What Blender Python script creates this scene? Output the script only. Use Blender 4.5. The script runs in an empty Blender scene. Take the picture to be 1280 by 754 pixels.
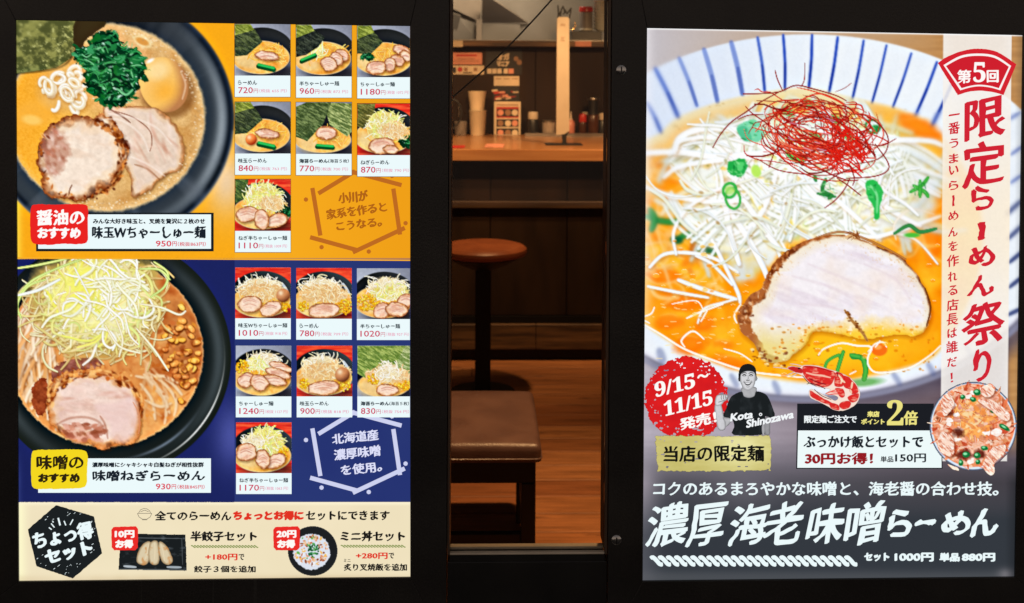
import bpy, bmesh, math, random
import numpy as np
from mathutils import Matrix, Vector
# ---------------------------------------------------------------- camera, world, exposure
F = 1300.0; PCX, PCY = 640.0, 105.0          # focal length and lens axis, in photo pixels (a shifted, level lens)
CAM = np.array([0.8608, -1.9354, 1.6064])
def cam_axes(yaw=math.radians(-1.5256), pitch=math.radians(-0.9951), roll=math.radians(-0.3386)):
    cy, sy, cp, sp, cr, sr = math.cos(yaw), math.sin(yaw), math.cos(pitch), math.sin(pitch), math.cos(roll), math.sin(roll)
    Rz = np.array([[cy, -sy, 0], [sy, cy, 0], [0, 0, 1.]]); Rx = np.array([[1, 0, 0], [0, cp, -sp], [0, sp, cp]])
    Ry = np.array([[cr, 0, sr], [0, 1, 0], [-sr, 0, cr]]); base = np.array([[1, 0, 0], [0, 0, -1], [0, 1, 0.]])
    return Rz @ Rx @ Ry @ base
AX = cam_axes()
SC = bpy.context.scene; COL = SC.collection
cd = bpy.data.cameras.new('camera'); cam = bpy.data.objects.new('camera', cd); COL.objects.link(cam)
cam.matrix_world = Matrix([[*AX[0], CAM[0]], [*AX[1], CAM[1]], [*AX[2], CAM[2]], [0, 0, 0, 1]])
cd.sensor_width = 36; cd.lens = F / 1280 * 36; cd.shift_y = (PCY - 377) / 1280; cd.clip_start = .05; cd.clip_end = 200
cd.dof.use_dof = True; cd.dof.focus_distance = 1.95; cd.dof.aperture_fstop = 6.3
SC.camera = cam
SC.view_settings.view_transform = 'Standard'; SC.view_settings.look = 'None'; SC.view_settings.exposure = 0; SC.view_settings.gamma = 1
W = bpy.data.worlds.new('World'); SC.world = W; W.use_nodes = True
nt = W.node_tree; bgn = nt.nodes['Background']
# night street: a dim sky glow, brightest low down where the street is lit
tc = nt.nodes.new('ShaderNodeTexCoord'); sx = nt.nodes.new('ShaderNodeSeparateXYZ'); cr = nt.nodes.new('ShaderNodeValToRGB')
nt.links.new(tc.outputs['Generated'], sx.inputs[0]); nt.links.new(sx.outputs['Z'], cr.inputs[0]); nt.links.new(cr.outputs[0], bgn.inputs[0])
cr.color_ramp.elements[0].position = 0.0; cr.color_ramp.elements[0].color = (.30, .235, .19, 1)
cr.color_ramp.elements[1].position = .8; cr.color_ramp.elements[1].color = (.10, .09, .09, 1)
bgn.inputs[1].default_value = 1.1
try:
    SC.cycles.max_bounces = 6; SC.cycles.transparent_max_bounces = 8; SC.cycles.sample_clamp_indirect = 3
except Exception: pass
def at(px, py, Y):                            # the point of the plane y = Y that stands at a place measured on the photograph
    v = AX @ np.array([(px - PCX) / F, -(py - PCY) / F, -1.0]); t = (Y - CAM[1]) / v[1]
    return CAM + v * t
def on_level(px, py, z):
    v = AX @ np.array([(px - PCX) / F, -(py - PCY) / F, -1.0]); t = (z - CAM[2]) / v[2]
    return CAM + v * t
# ------------------------------------------------------------------ print painter (the flat printed pictures)
# Every printed picture is worked out as a grid of ink colours in the print's own millimetre-like coordinates.
def c3(c): return np.array(c, float) / 255.0
def lattice(ix, iy, seed):
    h = (ix * 374761393 + iy * 668265263 + seed * 974711) & 0xffffffff
    h = ((h ^ (h >> 13)) * 1274126177) & 0xffffffff
    h = (h ^ (h >> 16)) & 0xffff
    return h / 65535.0
def noise(X, Y, sx, sy=None, seed=1, octs=3):
    sy = sy or sx; tot = 0; amp = 1; s = 0
    for o in range(octs):
        x = X / sx + 1000.37 + o * 17.3; y = Y / sy + 1000.71 + o * 9.1
        ix = np.floor(x).astype(np.int64); iy = np.floor(y).astype(np.int64)
        fx = x - ix; fy = y - iy; fx = fx * fx * (3 - 2 * fx); fy = fy * fy * (3 - 2 * fy)
        a = lattice(ix, iy, seed + o); b = lattice(ix + 1, iy, seed + o); c = lattice(ix, iy + 1, seed + o); d = lattice(ix + 1, iy + 1, seed + o)
        tot = tot + amp * ((a * (1 - fx) + b * fx) * (1 - fy) + (c * (1 - fx) + d * fx) * fy); s += amp
        amp *= .55; sx = sx / 2; sy = sy / 2
    return tot / s
def smooth(pts, n=6, closed=True):
    p = np.array(pts, float); N = len(p); out = []
    rng = range(N if closed else N - 1)
    for i in rng:
        if closed: p0, p1, p2, p3 = p[i - 1], p[i], p[(i + 1) % N], p[(i + 2) % N]
        else: p0, p1, p2, p3 = p[max(i - 1, 0)], p[i], p[i + 1], p[min(i + 2, N - 1)]
        for k in range(n):
            t = k / n
            out.append(.5 * ((2 * p1) + (p2 - p0) * t + (2 * p0 - 5 * p1 + 4 * p2 - p3) * t * t + (3 * p1 - p0 - 3 * p2 + p3) * t ** 3))
    if not closed: out.append(p[-1])
    return np.array(out)
def sdf(X, Y, P):
    d = np.full(X.shape, 1e9); ins = np.zeros(X.shape, bool); N = len(P)
    for i in range(N):
        ax, ay = P[i]; bx, by = P[(i + 1) % N]
        ex, ey = bx - ax, by - ay; wx, wy = X - ax, Y - ay
        t = np.clip((wx * ex + wy * ey) / (ex * ex + ey * ey + 1e-9), 0, 1)
        d = np.minimum(d, (wx - ex * t) ** 2 + (wy - ey * t) ** 2)
        if ay != by: ins ^= ((ay > Y) != (by > Y)) & (X < (bx - ax) * (Y - ay) / (by - ay) + ax)
    d = np.sqrt(d)
    return np.where(ins, d, -d)
def mixc(a, b, t):
    t = np.clip(t, 0, 1)[..., None]
    return a * (1 - t) + b * t
class Canvas:
    def __init__(s, x0, y0, x1, y1, res=1.0, bg=(0, 0, 0)):
        s.b = (x0, y0, x1, y1); s.res = res
        s.nx = int(round((x1 - x0) * res)) + 1; s.ny = int(round((y1 - y0) * res)) + 1
        s.X, s.Y = np.meshgrid(np.linspace(x0, x1, s.nx), np.linspace(y0, y1, s.ny))
        s.C = np.zeros((s.ny, s.nx, 3)) + c3(bg); s.A = np.ones((s.ny, s.nx))
    def reg(s, x0, y0, x1, y1):
        a = max(0, int((x0 - s.b[0]) * s.res) - 1); b = min(s.nx, int((x1 - s.b[0]) * s.res) + 3)
        c = max(0, int((y0 - s.b[1]) * s.res) - 1); d = min(s.ny, int((y1 - s.b[1]) * s.res) + 3)
        if b <= a or d <= c: return None
        return (slice(c, d), slice(a, b))
    def put(s, R, m, col, alpha=1):
        col = c3(col) if isinstance(col, (tuple, list)) else col
        m = (np.clip(m, 0, 1) * alpha)[..., None]
        s.C[R] = s.C[R] * (1 - m) + col * m
        if s.cut: s.A[R] = np.maximum(s.A[R], m[..., 0])
    cut = False
    def poly(s, pts, col, soft=.8, sm=5, alpha=1, rough=0, rs=4, seed=1, pad=2):
        P = smooth(pts, sm) if sm else np.array(pts, float)
        lo = P.min(0) - rough - soft - pad; hi = P.max(0) + rough + soft + pad
        R = s.reg(*lo, *hi)
        if R is None: return
        X, Y = s.X[R], s.Y[R]; d = sdf(X, Y, P)
        if rough: d = d + rough * 2 * (noise(X, Y, rs, seed=seed) - .5)
        c = col(X, Y, d) if callable(col) else col
        s.put(R, d / soft + .5, c, alpha)
    def ell(s, cx, cy, rx, ry, ang, col, soft=.8, alpha=1, rough=0, rs=4, seed=1):
        r = max(rx, ry) + rough + soft + 1
        R = s.reg(cx - r, cy - r, cx + r, cy + r)
        if R is None: return
        X, Y = s.X[R], s.Y[R]; a = math.radians(ang)
        u = ((X - cx) * math.cos(a) + (Y - cy) * math.sin(a)) / rx; v = (-(X - cx) * math.sin(a) + (Y - cy) * math.cos(a)) / ry
        q = np.sqrt(u * u + v * v); d = (1 - q) * min(rx, ry)
        if rough: d = d + rough * 2 * (noise(X, Y, rs, seed=seed) - .5)
        c = col(X, Y, d, u, v) if callable(col) else col
        s.put(R, d / soft + .5, c, alpha)
    def line(s, pts, w, col, edge=None, sm=6, alpha=1, taper=.35, soft=.7, lit=0):
        P = smooth(pts, sm, False) if sm and len(pts) > 2 else np.array(pts, float)
        lo = P.min(0) - w - 1; hi = P.max(0) + w + 1
        R = s.reg(*lo, *hi)
        if R is None: return
        X, Y = s.X[R], s.Y[R]; best = np.full(X.shape, 1e9); sgn = np.zeros(X.shape); N = len(P) - 1
        for i in range(N):
            ax, ay = P[i]; bx, by = P[i + 1]; ex, ey = bx - ax, by - ay; L = math.hypot(ex, ey) + 1e-9
            wx, wy = X - ax, Y - ay; t = np.clip((wx * ex + wy * ey) / (L * L), 0, 1)
            g = (i + t) / N; ww = w * .5 * (1 - taper * np.abs(2 * g - 1) ** 3)
            d = np.hypot(wx - ex * t, wy - ey * t) / np.maximum(ww, .25)
            k = d < best; best = np.where(k, d, best); sgn = np.where(k, np.sign(wx * ey - wy * ex), sgn)
        c = c3(col)
        if edge is not None: c = mixc(c, c3(edge), np.clip(best, 0, 1) ** 2 * (1 if not lit else .5 + .5 * sgn * lit))
        s.put(R, (1 - best) * w * .5 / soft + .5, c, alpha)
    def strands(s, rnd, n, pick, L, w, cols, edge, ang=None, curv=.6, alpha=.95, taper=.3, under=None):
        for i in range(n):
            x, y = pick(rnd); a = rnd.uniform(0, math.pi * 2) if ang is None else ang(rnd, x, y)
            l = rnd.uniform(*L); k = rnd.uniform(-curv, curv); k2 = rnd.uniform(-curv, curv)
            pts = []; px, py = x - math.cos(a) * l / 2, y - math.sin(a) * l / 2; aa = a - k
            for j in range(5):
                pts.append((px, py)); px += math.cos(aa) * l / 4; py += math.sin(aa) * l / 4; aa += (k + k2 * (j - 1.5)) * .5
            c = cols[rnd.randrange(len(cols))]; j = rnd.uniform(-10, 8)
            c = tuple(min(255, max(0, v + j)) for v in c)
            e = edge[rnd.randrange(len(edge))]
            ww = rnd.uniform(*w)
            if under: s.line([(a_ + ww * .22, b_ + ww * .45) for a_, b_ in pts], ww * 1.25, under, sm=2, alpha=.24, taper=taper, soft=ww * .5)
            s.line(pts, ww, c, e, sm=3, alpha=alpha, taper=taper, lit=rnd.choice((-1, 1)) * .8)
def blur(C, r):
    k = np.exp(-.5 * (np.arange(-int(3 * r), int(3 * r) + 1) / r) ** 2); k /= k.sum(); p = len(k) // 2; out = C
    for ax in (0, 1):
        pad = [(0, 0)] * 3; pad[ax] = (p, p); q = np.pad(out, pad, mode='edge'); acc = 0
        for i, w in enumerate(k): acc = acc + w * (q[i:i + out.shape[0]] if ax == 0 else q[:, i:i + out.shape[1]])
        out = acc
    return out
def finish(cv, amt=.4, r=5, grain=.035, glint=0, seed=1, sat=1.06):
    """what the print's own photographer and printer did: local contrast, colour, grain"""
    C = cv.C; C = C + amt * (C - blur(C, r * cv.res)); g = C.mean(-1, keepdims=True); C = g + (C - g) * sat
    n = noise(cv.X, cv.Y, 2.4, seed=seed + 70, octs=2)[..., None]; C = C * (1 + (n - .5) * grain * 2)
    if glint:
        m = noise(cv.X, cv.Y, 2.0, 1.4, seed + 80, 2); L = np.clip(C.max(-1) * 1.2 - .25, 0, 1) * np.clip((m - .74) * 9, 0, 1) * glint; C = mixc(C, c3((255, 255, 250)), L)
    cv.C = np.clip(C, 0, 1); return cv
def in_ell(cx, cy, rx, ry, p=.5):
    def f(r):
        a = r.uniform(0, 2 * math.pi); q = r.random() ** p
        return cx + rx * q * math.cos(a), cy + ry * q * math.sin(a)
    return f
def meat(cv, pts, fat=(243, 218, 200), lean=(214, 164, 138), crust=(150, 78, 36), cw=5, seed=1, rough=2, ang=0, grain=12, burn=.6):
    k = max(grain, 1)
    def col(X, Y, d):
        a = math.radians(ang); U = X * math.cos(a) + Y * math.sin(a); V = -X * math.sin(a) + Y * math.cos(a)
        n1 = noise(U, V, k * 2.2, k * .8, seed, 4); n2 = noise(X, Y, k * .35, seed=seed + 5, octs=3); n3 = noise(X, Y, k * .9, seed=seed + 9, octs=2)
        c = mixc(c3(fat) + np.zeros(X.shape + (3,)), c3(lean), np.clip((n1 - .5) * 4.5, 0, 1) * .75)
        c = c + (n2[..., None] - .5) * .10
        ww = cw * (.35 + 1.5 * n3)
        c = mixc(c, c3((240, 196, 140)), np.clip(1.25 - d / (ww * 1.6), 0, 1) * .55)
        t = np.clip(1 - d / ww, 0, 1)
        cr = mixc(c3(crust) + np.zeros(X.shape + (3,)), c3((226, 150, 86)), np.clip((n2 - .5) * 3.4, 0, 1))
        cr = mixc(cr, c3((70, 28, 14)), np.clip((noise(X, Y, k * .5, seed=seed + 20) - .55) * 5, 0, 1) * burn)
        return mixc(c, cr, t ** .8)
    cv.poly([(x + 1.2, y + 1.8) for x, y in pts], (70, 30, 10), soft=4, alpha=.45, rough=rough, rs=k * .5, seed=seed)
    cv.poly(pts, col, rough=rough, rs=k * .5, seed=seed)
def nori(cv, pts, base=(70, 78, 44), light=(140, 150, 80), seed=3, sc=6, ang=.5, soft=.8):
    def col(X, Y, d):
        U = X * math.cos(ang) + Y * math.sin(ang); V = -X * math.sin(ang) + Y * math.cos(ang)
        n = noise(U, V, sc * 1.6, sc * .4, seed, 4)
        return mixc(c3(base) + np.zeros(X.shape + (3,)), c3(light), np.clip((n - .38) * 3.2, 0, 1)) + (noise(X, Y, sc * .25, seed=seed + 3, octs=2)[..., None] - .5) * .16
    cv.poly(pts, col, soft=soft, sm=0, rough=.5)
def spinach(cv, rnd, cx, cy, rx, ry, n, s=1.0):
    cv.ell(cx, cy, rx * .95, ry * .95, 0, (12, 52, 28), rough=rx * .35, rs=rx * .5)
    cols = [(18, 92, 44), (10, 66, 34), (34, 120, 62), (8, 48, 26), (60, 150, 92), (22, 104, 40)]
    for i in range(n):
        x, y = in_ell(cx, cy, rx, ry)(rnd); a = rnd.uniform(0, 360); r = rnd.uniform(3, 8) * s
        cv.ell(x, y, r, r * rnd.uniform(.25, .55), a, cols[rnd.randrange(6)], rough=r * .35, rs=r * .8, seed=i, alpha=.9)
        if i % 3 == 0: cv.line([(x - r * .6, y + rnd.uniform(-2, 2) * s), (x, y), (x + r * .6, y + rnd.uniform(-3, 3) * s)], .9 * s + .3, (96, 184, 128), alpha=.7)
    for i in range(n // 4):
        x, y = in_ell(cx, cy, rx, ry)(rnd); cv.ell(x, y, 1.1 * s, .5 * s, rnd.uniform(0, 180), (205, 240, 220), soft=.6, alpha=.8)
def corn(cv, rnd, cx, cy, rx, ry, n, r0, cols=((250, 190, 40), (255, 214, 80), (236, 160, 30), (255, 226, 110))):
    for i in range(n):
        x, y = in_ell(cx, cy, rx, ry)(rnd); r = r0 * rnd.uniform(.8, 1.2); c = cols[rnd.randrange(len(cols))]
        a = rnd.uniform(0, 180)
        cv.ell(x, y + r * .2, r * 1.12, r * .85, a, (150, 84, 14), soft=.8, alpha=.8)
        cv.ell(x, y, r, r * .75, a, c, soft=.8)
        if r0 > 1.5: cv.ell(x - r * .25, y - r * .25, r * .45, r * .25, a, (255, 240, 170), soft=.8, alpha=.8)
def egg(cv, cx, cy, rx, ry, ang, c0=(246, 190, 110), c1=(176, 92, 30)):
    cv.ell(cx + rx * .1, cy + ry * .15, rx * 1.05, ry * 1.03, ang, (120, 60, 20), soft=rx * .3, alpha=.5)
    cv.ell(cx, cy, rx, ry, ang, lambda X, Y, d, u, v: mixc(mixc(c3(c0) + np.zeros(X.shape + (3,)), c3(c1), np.clip((u * .55 + v * .75 + .1) * 1.0 + (u * u + v * v) * .45 - .2, 0, 1)), c3((255, 236, 200)), np.exp(-((u + .35) ** 2 + (v + .35) ** 2) * 7) * .8))
def soupfill(base, hi, lo, sc, seed):
    def f(X, Y, d, *a):
        n = noise(X, Y, sc, seed=seed, octs=4); m = noise(X, Y, sc * 3.5, seed=seed + 7, octs=2)
        c = mixc(c3(base) + np.zeros(X.shape + (3,)), c3(hi), np.clip((n - .5) * 3 + (m - .5) * 1.5, 0, 1))
        return mixc(c, c3(lo), np.clip((.45 - n) * 3 + (.5 - m) * 1.2, 0, 1))
    return f
def tf(ox, oy, s): return lambda pts: [(ox + x / s, oy + y / s) for x, y in pts]

LEEK = [(252, 250, 214), (250, 246, 160), (240, 238, 120), (255, 255, 238), (226, 236, 150), (246, 232, 170)]
LEEK_E = [(206, 186, 96), (220, 206, 130), (196, 200, 110), (228, 190, 120)]

def photo_shoyu():
    cv = Canvas(20, 25, 293.3, 324, 1.0, (247, 170, 28)); rnd = random.Random(4); T = tf(0, 0, 2.2833)
    cv.C[:] = mixc(cv.C, c3((238, 205, 160)), np.exp(-(((cv.X - 283) / 26) ** 2 + ((cv.Y - 226) / 42) ** 2)))
    cv.C[:] = mixc(cv.C, c3((255, 215, 70)), np.exp(-((cv.X - 20) / 7) ** 2) * (cv.Y > 250))
    def bowl(X, Y, d, u, v):
        ang = np.arctan2(v, u); q = np.sqrt(u * u + v * v)
        c = c3((50, 58, 66)) + np.zeros(X.shape + (3,))
        band = np.exp(-((q - .90) / .045) ** 2) * np.exp(-((ang - .15) / .75) ** 2)
        c = mixc(c, c3((150, 160, 168)), band * .85); c = mixc(c, c3((110, 122, 132)), np.exp(-((q - .88) / .03) ** 2) * np.exp(-((ang - 1.6) / .5) ** 2) * .6)
        c = mixc(c, c3((26, 30, 34)), np.exp(-((q - .965) / .018) ** 2) * .9)
        c = mixc(c, c3((120, 128, 138)), np.exp(-((q - 1.0) / .012) ** 2) * (ang > .1) * .8)
        c = mixc(c, c3((96, 104, 114)), np.clip(noise(np.cos(ang) * 60, np.sin(ang) * 60, 9, seed=3) - .5, 0, 1) * 1.4)
        return mixc(c, c3((20, 22, 26)), np.clip(-ang - .6, 0, .8) * .9)
    cv.ell(138, 148, 155, 155, 0, bowl, soft=1.2)
    cv.ell(133, 147, 124, 118, 0, (190, 168, 128), soft=3, rough=1.5)
    def soup(X, Y, d, u, v):
        c = soupfill((222, 176, 112), (240, 200, 138), (206, 150, 82), 16, 11)(X, Y, d)
        c = mixc(c, c3((250, 176, 52)), np.clip(-u * 1.2 + .15 - np.abs(v - .1) * .4, 0, 1))
        c = mixc(c, c3((232, 214, 176)), np.clip(1 - d / 7, 0, 1) * .55 * noise(X, Y, 2.2, seed=8, octs=2))
        return c + (noise(X, Y, 1.8, seed=21, octs=2)[..., None] - .5) * .10
    cv.ell(133, 147, 122, 116, 0, soup, soft=1.5, rough=1)
    cv.ell(178, 52, 13, 7, 25, (246, 226, 172), soft=3, rough=2, alpha=.8); cv.ell(178, 52, 9, 4, 25, (222, 160, 82), soft=2)
    cv.ell(42, 142, 26, 16, -20, (250, 180, 64), soft=10, alpha=.9); cv.ell(40, 150, 12, 6, 10, (255, 208, 110), soft=4, alpha=.8)
    cv.poly(T([(40, 50), (218, 50), (218, 120), (205, 165), (160, 195), (40, 212)]), lambda X, Y, d: mixc(mixc(c3((84, 88, 46)) + np.zeros(X.shape + (3,)), c3((142, 142, 78)), np.clip((noise(X, Y, 7, 6, 5, 4) - .42) * 4, 0, 1)), c3((176, 176, 110)), np.clip((noise(X, Y, 4, 3, 15, 3) - .64) * 6, 0, 1)), sm=0, rough=.6)
    cv.line(T([(40, 212), (160, 196), (205, 165), (217, 130)]), 3, (40, 34, 14), alpha=.5, soft=2)
    cv.poly(T([(216, 60), (300, 62), (285, 85), (250, 110), (232, 140), (214, 160)]), (58, 46, 24), rough=2)
    # spring onion loops
    cv.ell(79, 112, 31, 27, 0, (232, 190, 128), soft=12, alpha=.55)
    for i in range(44):
        x, y = in_ell(80, 112, 29, 27)(rnd); r = rnd.uniform(5.5, 10); a0 = rnd.uniform(0, 6.3); sp = rnd.uniform(2.2, 5.8); q = rnd.uniform(.35, .9); t = rnd.uniform(0, 3.1)
        P = []
        for k in range(8):
            b = a0 + sp * k / 7; ux, uy = r * math.cos(b), r * q * math.sin(b); P.append((x + ux * math.cos(t) - uy * math.sin(t), y + ux * math.sin(t) + uy * math.cos(t)))
        if i % 2: continue
        cv.line([(a_ + 1, b_ + 2) for a_, b_ in P], 7, (170, 110, 50), alpha=.25, sm=2, soft=3); cv.line(P, rnd.uniform(4, 6.4), rnd.choice([(252, 242, 220), (248, 236, 206), (255, 250, 236)]), (232, 204, 156), alpha=.93, sm=2, taper=.1); cv.line([(a_ - .7, b_ - .8) for a_, b_ in P], 1.3, (255, 255, 252), alpha=.9, sm=2)
    cv.ell(211, 114, 34, 35, -20, (128, 78, 36), soft=9, alpha=.7)
    cv.ell(205, 106, 30, 35, -20, lambda X, Y, d, u, v: mixc(mixc(c3((246, 196, 112)) + np.zeros(X.shape + (3,)), c3((186, 126, 80)), np.clip((u * .7 + v * .6 - .1) * 1.4 + (u * u + v * v - .45) * .9, 0, 1)), c3((252, 176, 52)), np.exp(-((u + .05) ** 2 * 3 + (v - .25) ** 2 * 6)) * .7), soft=1.5)
    cv.ell(197, 88, 14, 11, -20, (255, 226, 166), soft=10, alpha=.75); cv.ell(188, 76, 5, 2, -30, (255, 252, 240), soft=2, alpha=.9); cv.line([(226, 90), (232, 106), (228, 124)], 2.4, (240, 206, 170), alpha=.6, soft=1.5)
    meat(cv, T([(292, 308), (350, 303), (410, 303), (452, 312), (490, 345), (522, 400), (526, 440), (515, 482), (478, 500), (450, 520), (415, 552), (380, 560), (372, 510), (330, 420)]), (234, 210, 190), (226, 192, 166), (176, 116, 66), 4, 31, 2.4, 50, 16, .35)
    cv.line(T([(330, 318), (380, 335), (425, 370), (434, 405), (428, 432)]), 1.6, (150, 96, 74), alpha=.75)
    cv.line(T([(310, 310), (345, 330), (372, 350)]), 2.4, (120, 70, 52), alpha=.6)
    cv.line(T([(385, 470), (420, 482), (455, 512)]), 2.4, (150, 92, 56), alpha=.5, soft=1.6)
    meat(cv, T([(118, 400), (130, 372), (160, 345), (225, 328), (262, 334), (300, 325), (345, 372), (366, 420), (356, 462), (336, 500), (318, 532), (272, 552), (240, 574), (205, 572), (160, 566), (126, 545), (118, 500), (108, 455)]), (247, 228, 210), (240, 214, 192), (146, 72, 28), 9, 12, 4.2, 20, 15, 1.0)
    cv.poly(T([(146, 372), (188, 390), (200, 432), (186, 470), (160, 500), (134, 486), (126, 430)]), (196, 142, 118), soft=7, rough=5, rs=6, alpha=.75)
    for q in range(80):
        t_ = rnd.uniform(-1.25, 1.1); x, y = 106 + 49 * math.cos(t_) + rnd.uniform(-6, 2), 198 + 50 * math.sin(t_) + rnd.uniform(-3, 3); cv.ell(x, y, rnd.uniform(1.5, 4.5), rnd.uniform(1, 2.4), math.degrees(t_) + 90, rnd.choice([(130, 60, 22), (170, 92, 40), (96, 40, 14), (226, 150, 84)]), soft=1.5, rough=1, alpha=.8, seed=q)
    for q in range(50):
        x, y = in_ell(68, 190, 14, 30)(rnd); cv.ell(x, y, rnd.uniform(2, 6), rnd.uniform(1, 3), rnd.uniform(20, 90), rnd.choice([(206, 146, 124), (226, 178, 160), (170, 104, 80), (240, 214, 200), (196, 120, 90)]), soft=3, rough=1.5, alpha=.6, seed=q)
    for q in range(0):
        x, y = in_ell(112, 198, 32, 34)(rnd); cv.ell(x, y, rnd.uniform(4, 13), rnd.uniform(1, 3), rnd.uniform(30, 80), rnd.choice([(255, 246, 238), (240, 214, 198), (250, 232, 220)]), soft=3, alpha=.5, seed=q)
    for q in range(26):
        x, y = in_ell(192, 178, 30, 32)(rnd); cv.ell(x, y, rnd.uniform(4, 12), rnd.uniform(1, 2.4), rnd.uniform(30, 90), rnd.choice([(250, 228, 214), (222, 176, 156), (244, 210, 190), (206, 150, 124)]), soft=3, alpha=.5, seed=q)
    for P_ in ([(126, 150), (150, 150), (176, 168), (186, 190)], [(136, 142), (168, 148), (196, 160), (214, 180)], [(164, 196), (186, 206), (206, 220)]): cv.line(P_, 2.6, (252, 236, 224), alpha=.5, soft=1.6)
    for i in range(60):
        a = rnd.uniform(0, 6.28); x = 104 + 54 * math.cos(a) + rnd.uniform(-4, 4); y = 197 + 52 * math.sin(a) + rnd.uniform(-4, 4)
        if x < 72 or x > 143 or y > 236: cv.ell(x, y, rnd.uniform(1, 3.5), rnd.uniform(.8, 2), rnd.uniform(0, 180), rnd.choice([(120, 46, 16), (196, 104, 36), (232, 150, 66), (90, 32, 12)]), soft=1.2, alpha=.75)
    cv.line(T([(196, 558), (200, 540), (206, 528)]), 1.8, (120, 60, 30), alpha=.7)
    spinach(cv, rnd, 140, 96, 36, 36, 70, 1.15); spinach(cv, rnd, 132, 60, 20, 22, 40, 1.1); spinach(cv, rnd, 158, 84, 22, 26, 46, 1.2); spinach(cv, rnd, 108, 68, 16, 12, 24, 1.1); spinach(cv, rnd, 148, 122, 14, 12, 22, 1.0)
    for q in range(26): cv.ell(*in_ell(140, 84, 34, 40)(rnd), rnd.uniform(1.5, 4), rnd.uniform(.6, 1.4), rnd.uniform(0, 180), rnd.choice([(170, 226, 190), (210, 240, 226), (130, 200, 150)]), soft=1.2, alpha=.7)
    for q in range(70):
        x, y = in_ell(140, 84, 36, 42)(rnd); a_ = rnd.uniform(-.6, 1.6); l_ = rnd.uniform(6, 16)
        cv.line([(x - l_ * .5, y), (x, y + rnd.uniform(-4, 4)), (x + l_ * .5 * math.cos(a_), y + l_ * math.sin(a_) * .6)], rnd.uniform(1.6, 3.4), rnd.choice([(30, 124, 66), (70, 160, 92), (12, 74, 38), (120, 200, 140), (60, 156, 84), (8, 40, 22), (8, 36, 20)]), (8, 50, 26), lit=.8, alpha=.9)
    for i in range(260):
        a_ = rnd.uniform(-1.5, 1.9); q_ = rnd.uniform(.9, .99); x, y = 133 + 122 * q_ * math.cos(a_), 147 + 116 * q_ * math.sin(a_); cv.ell(x, y, rnd.uniform(.6, 1.6), rnd.uniform(.5, 1.2), 0, rnd.choice([(240, 222, 190), (250, 236, 210), (190, 150, 100)]), soft=.8, alpha=.6)
    cv.C[:] = mixc(cv.C, blur(cv.C, 1.2), np.clip((np.hypot(cv.X - 130, cv.Y - 150) - 100) / 60, .1, .9))
    return finish(cv, .3, 6, .02, 0, 3, 1.03)

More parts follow.
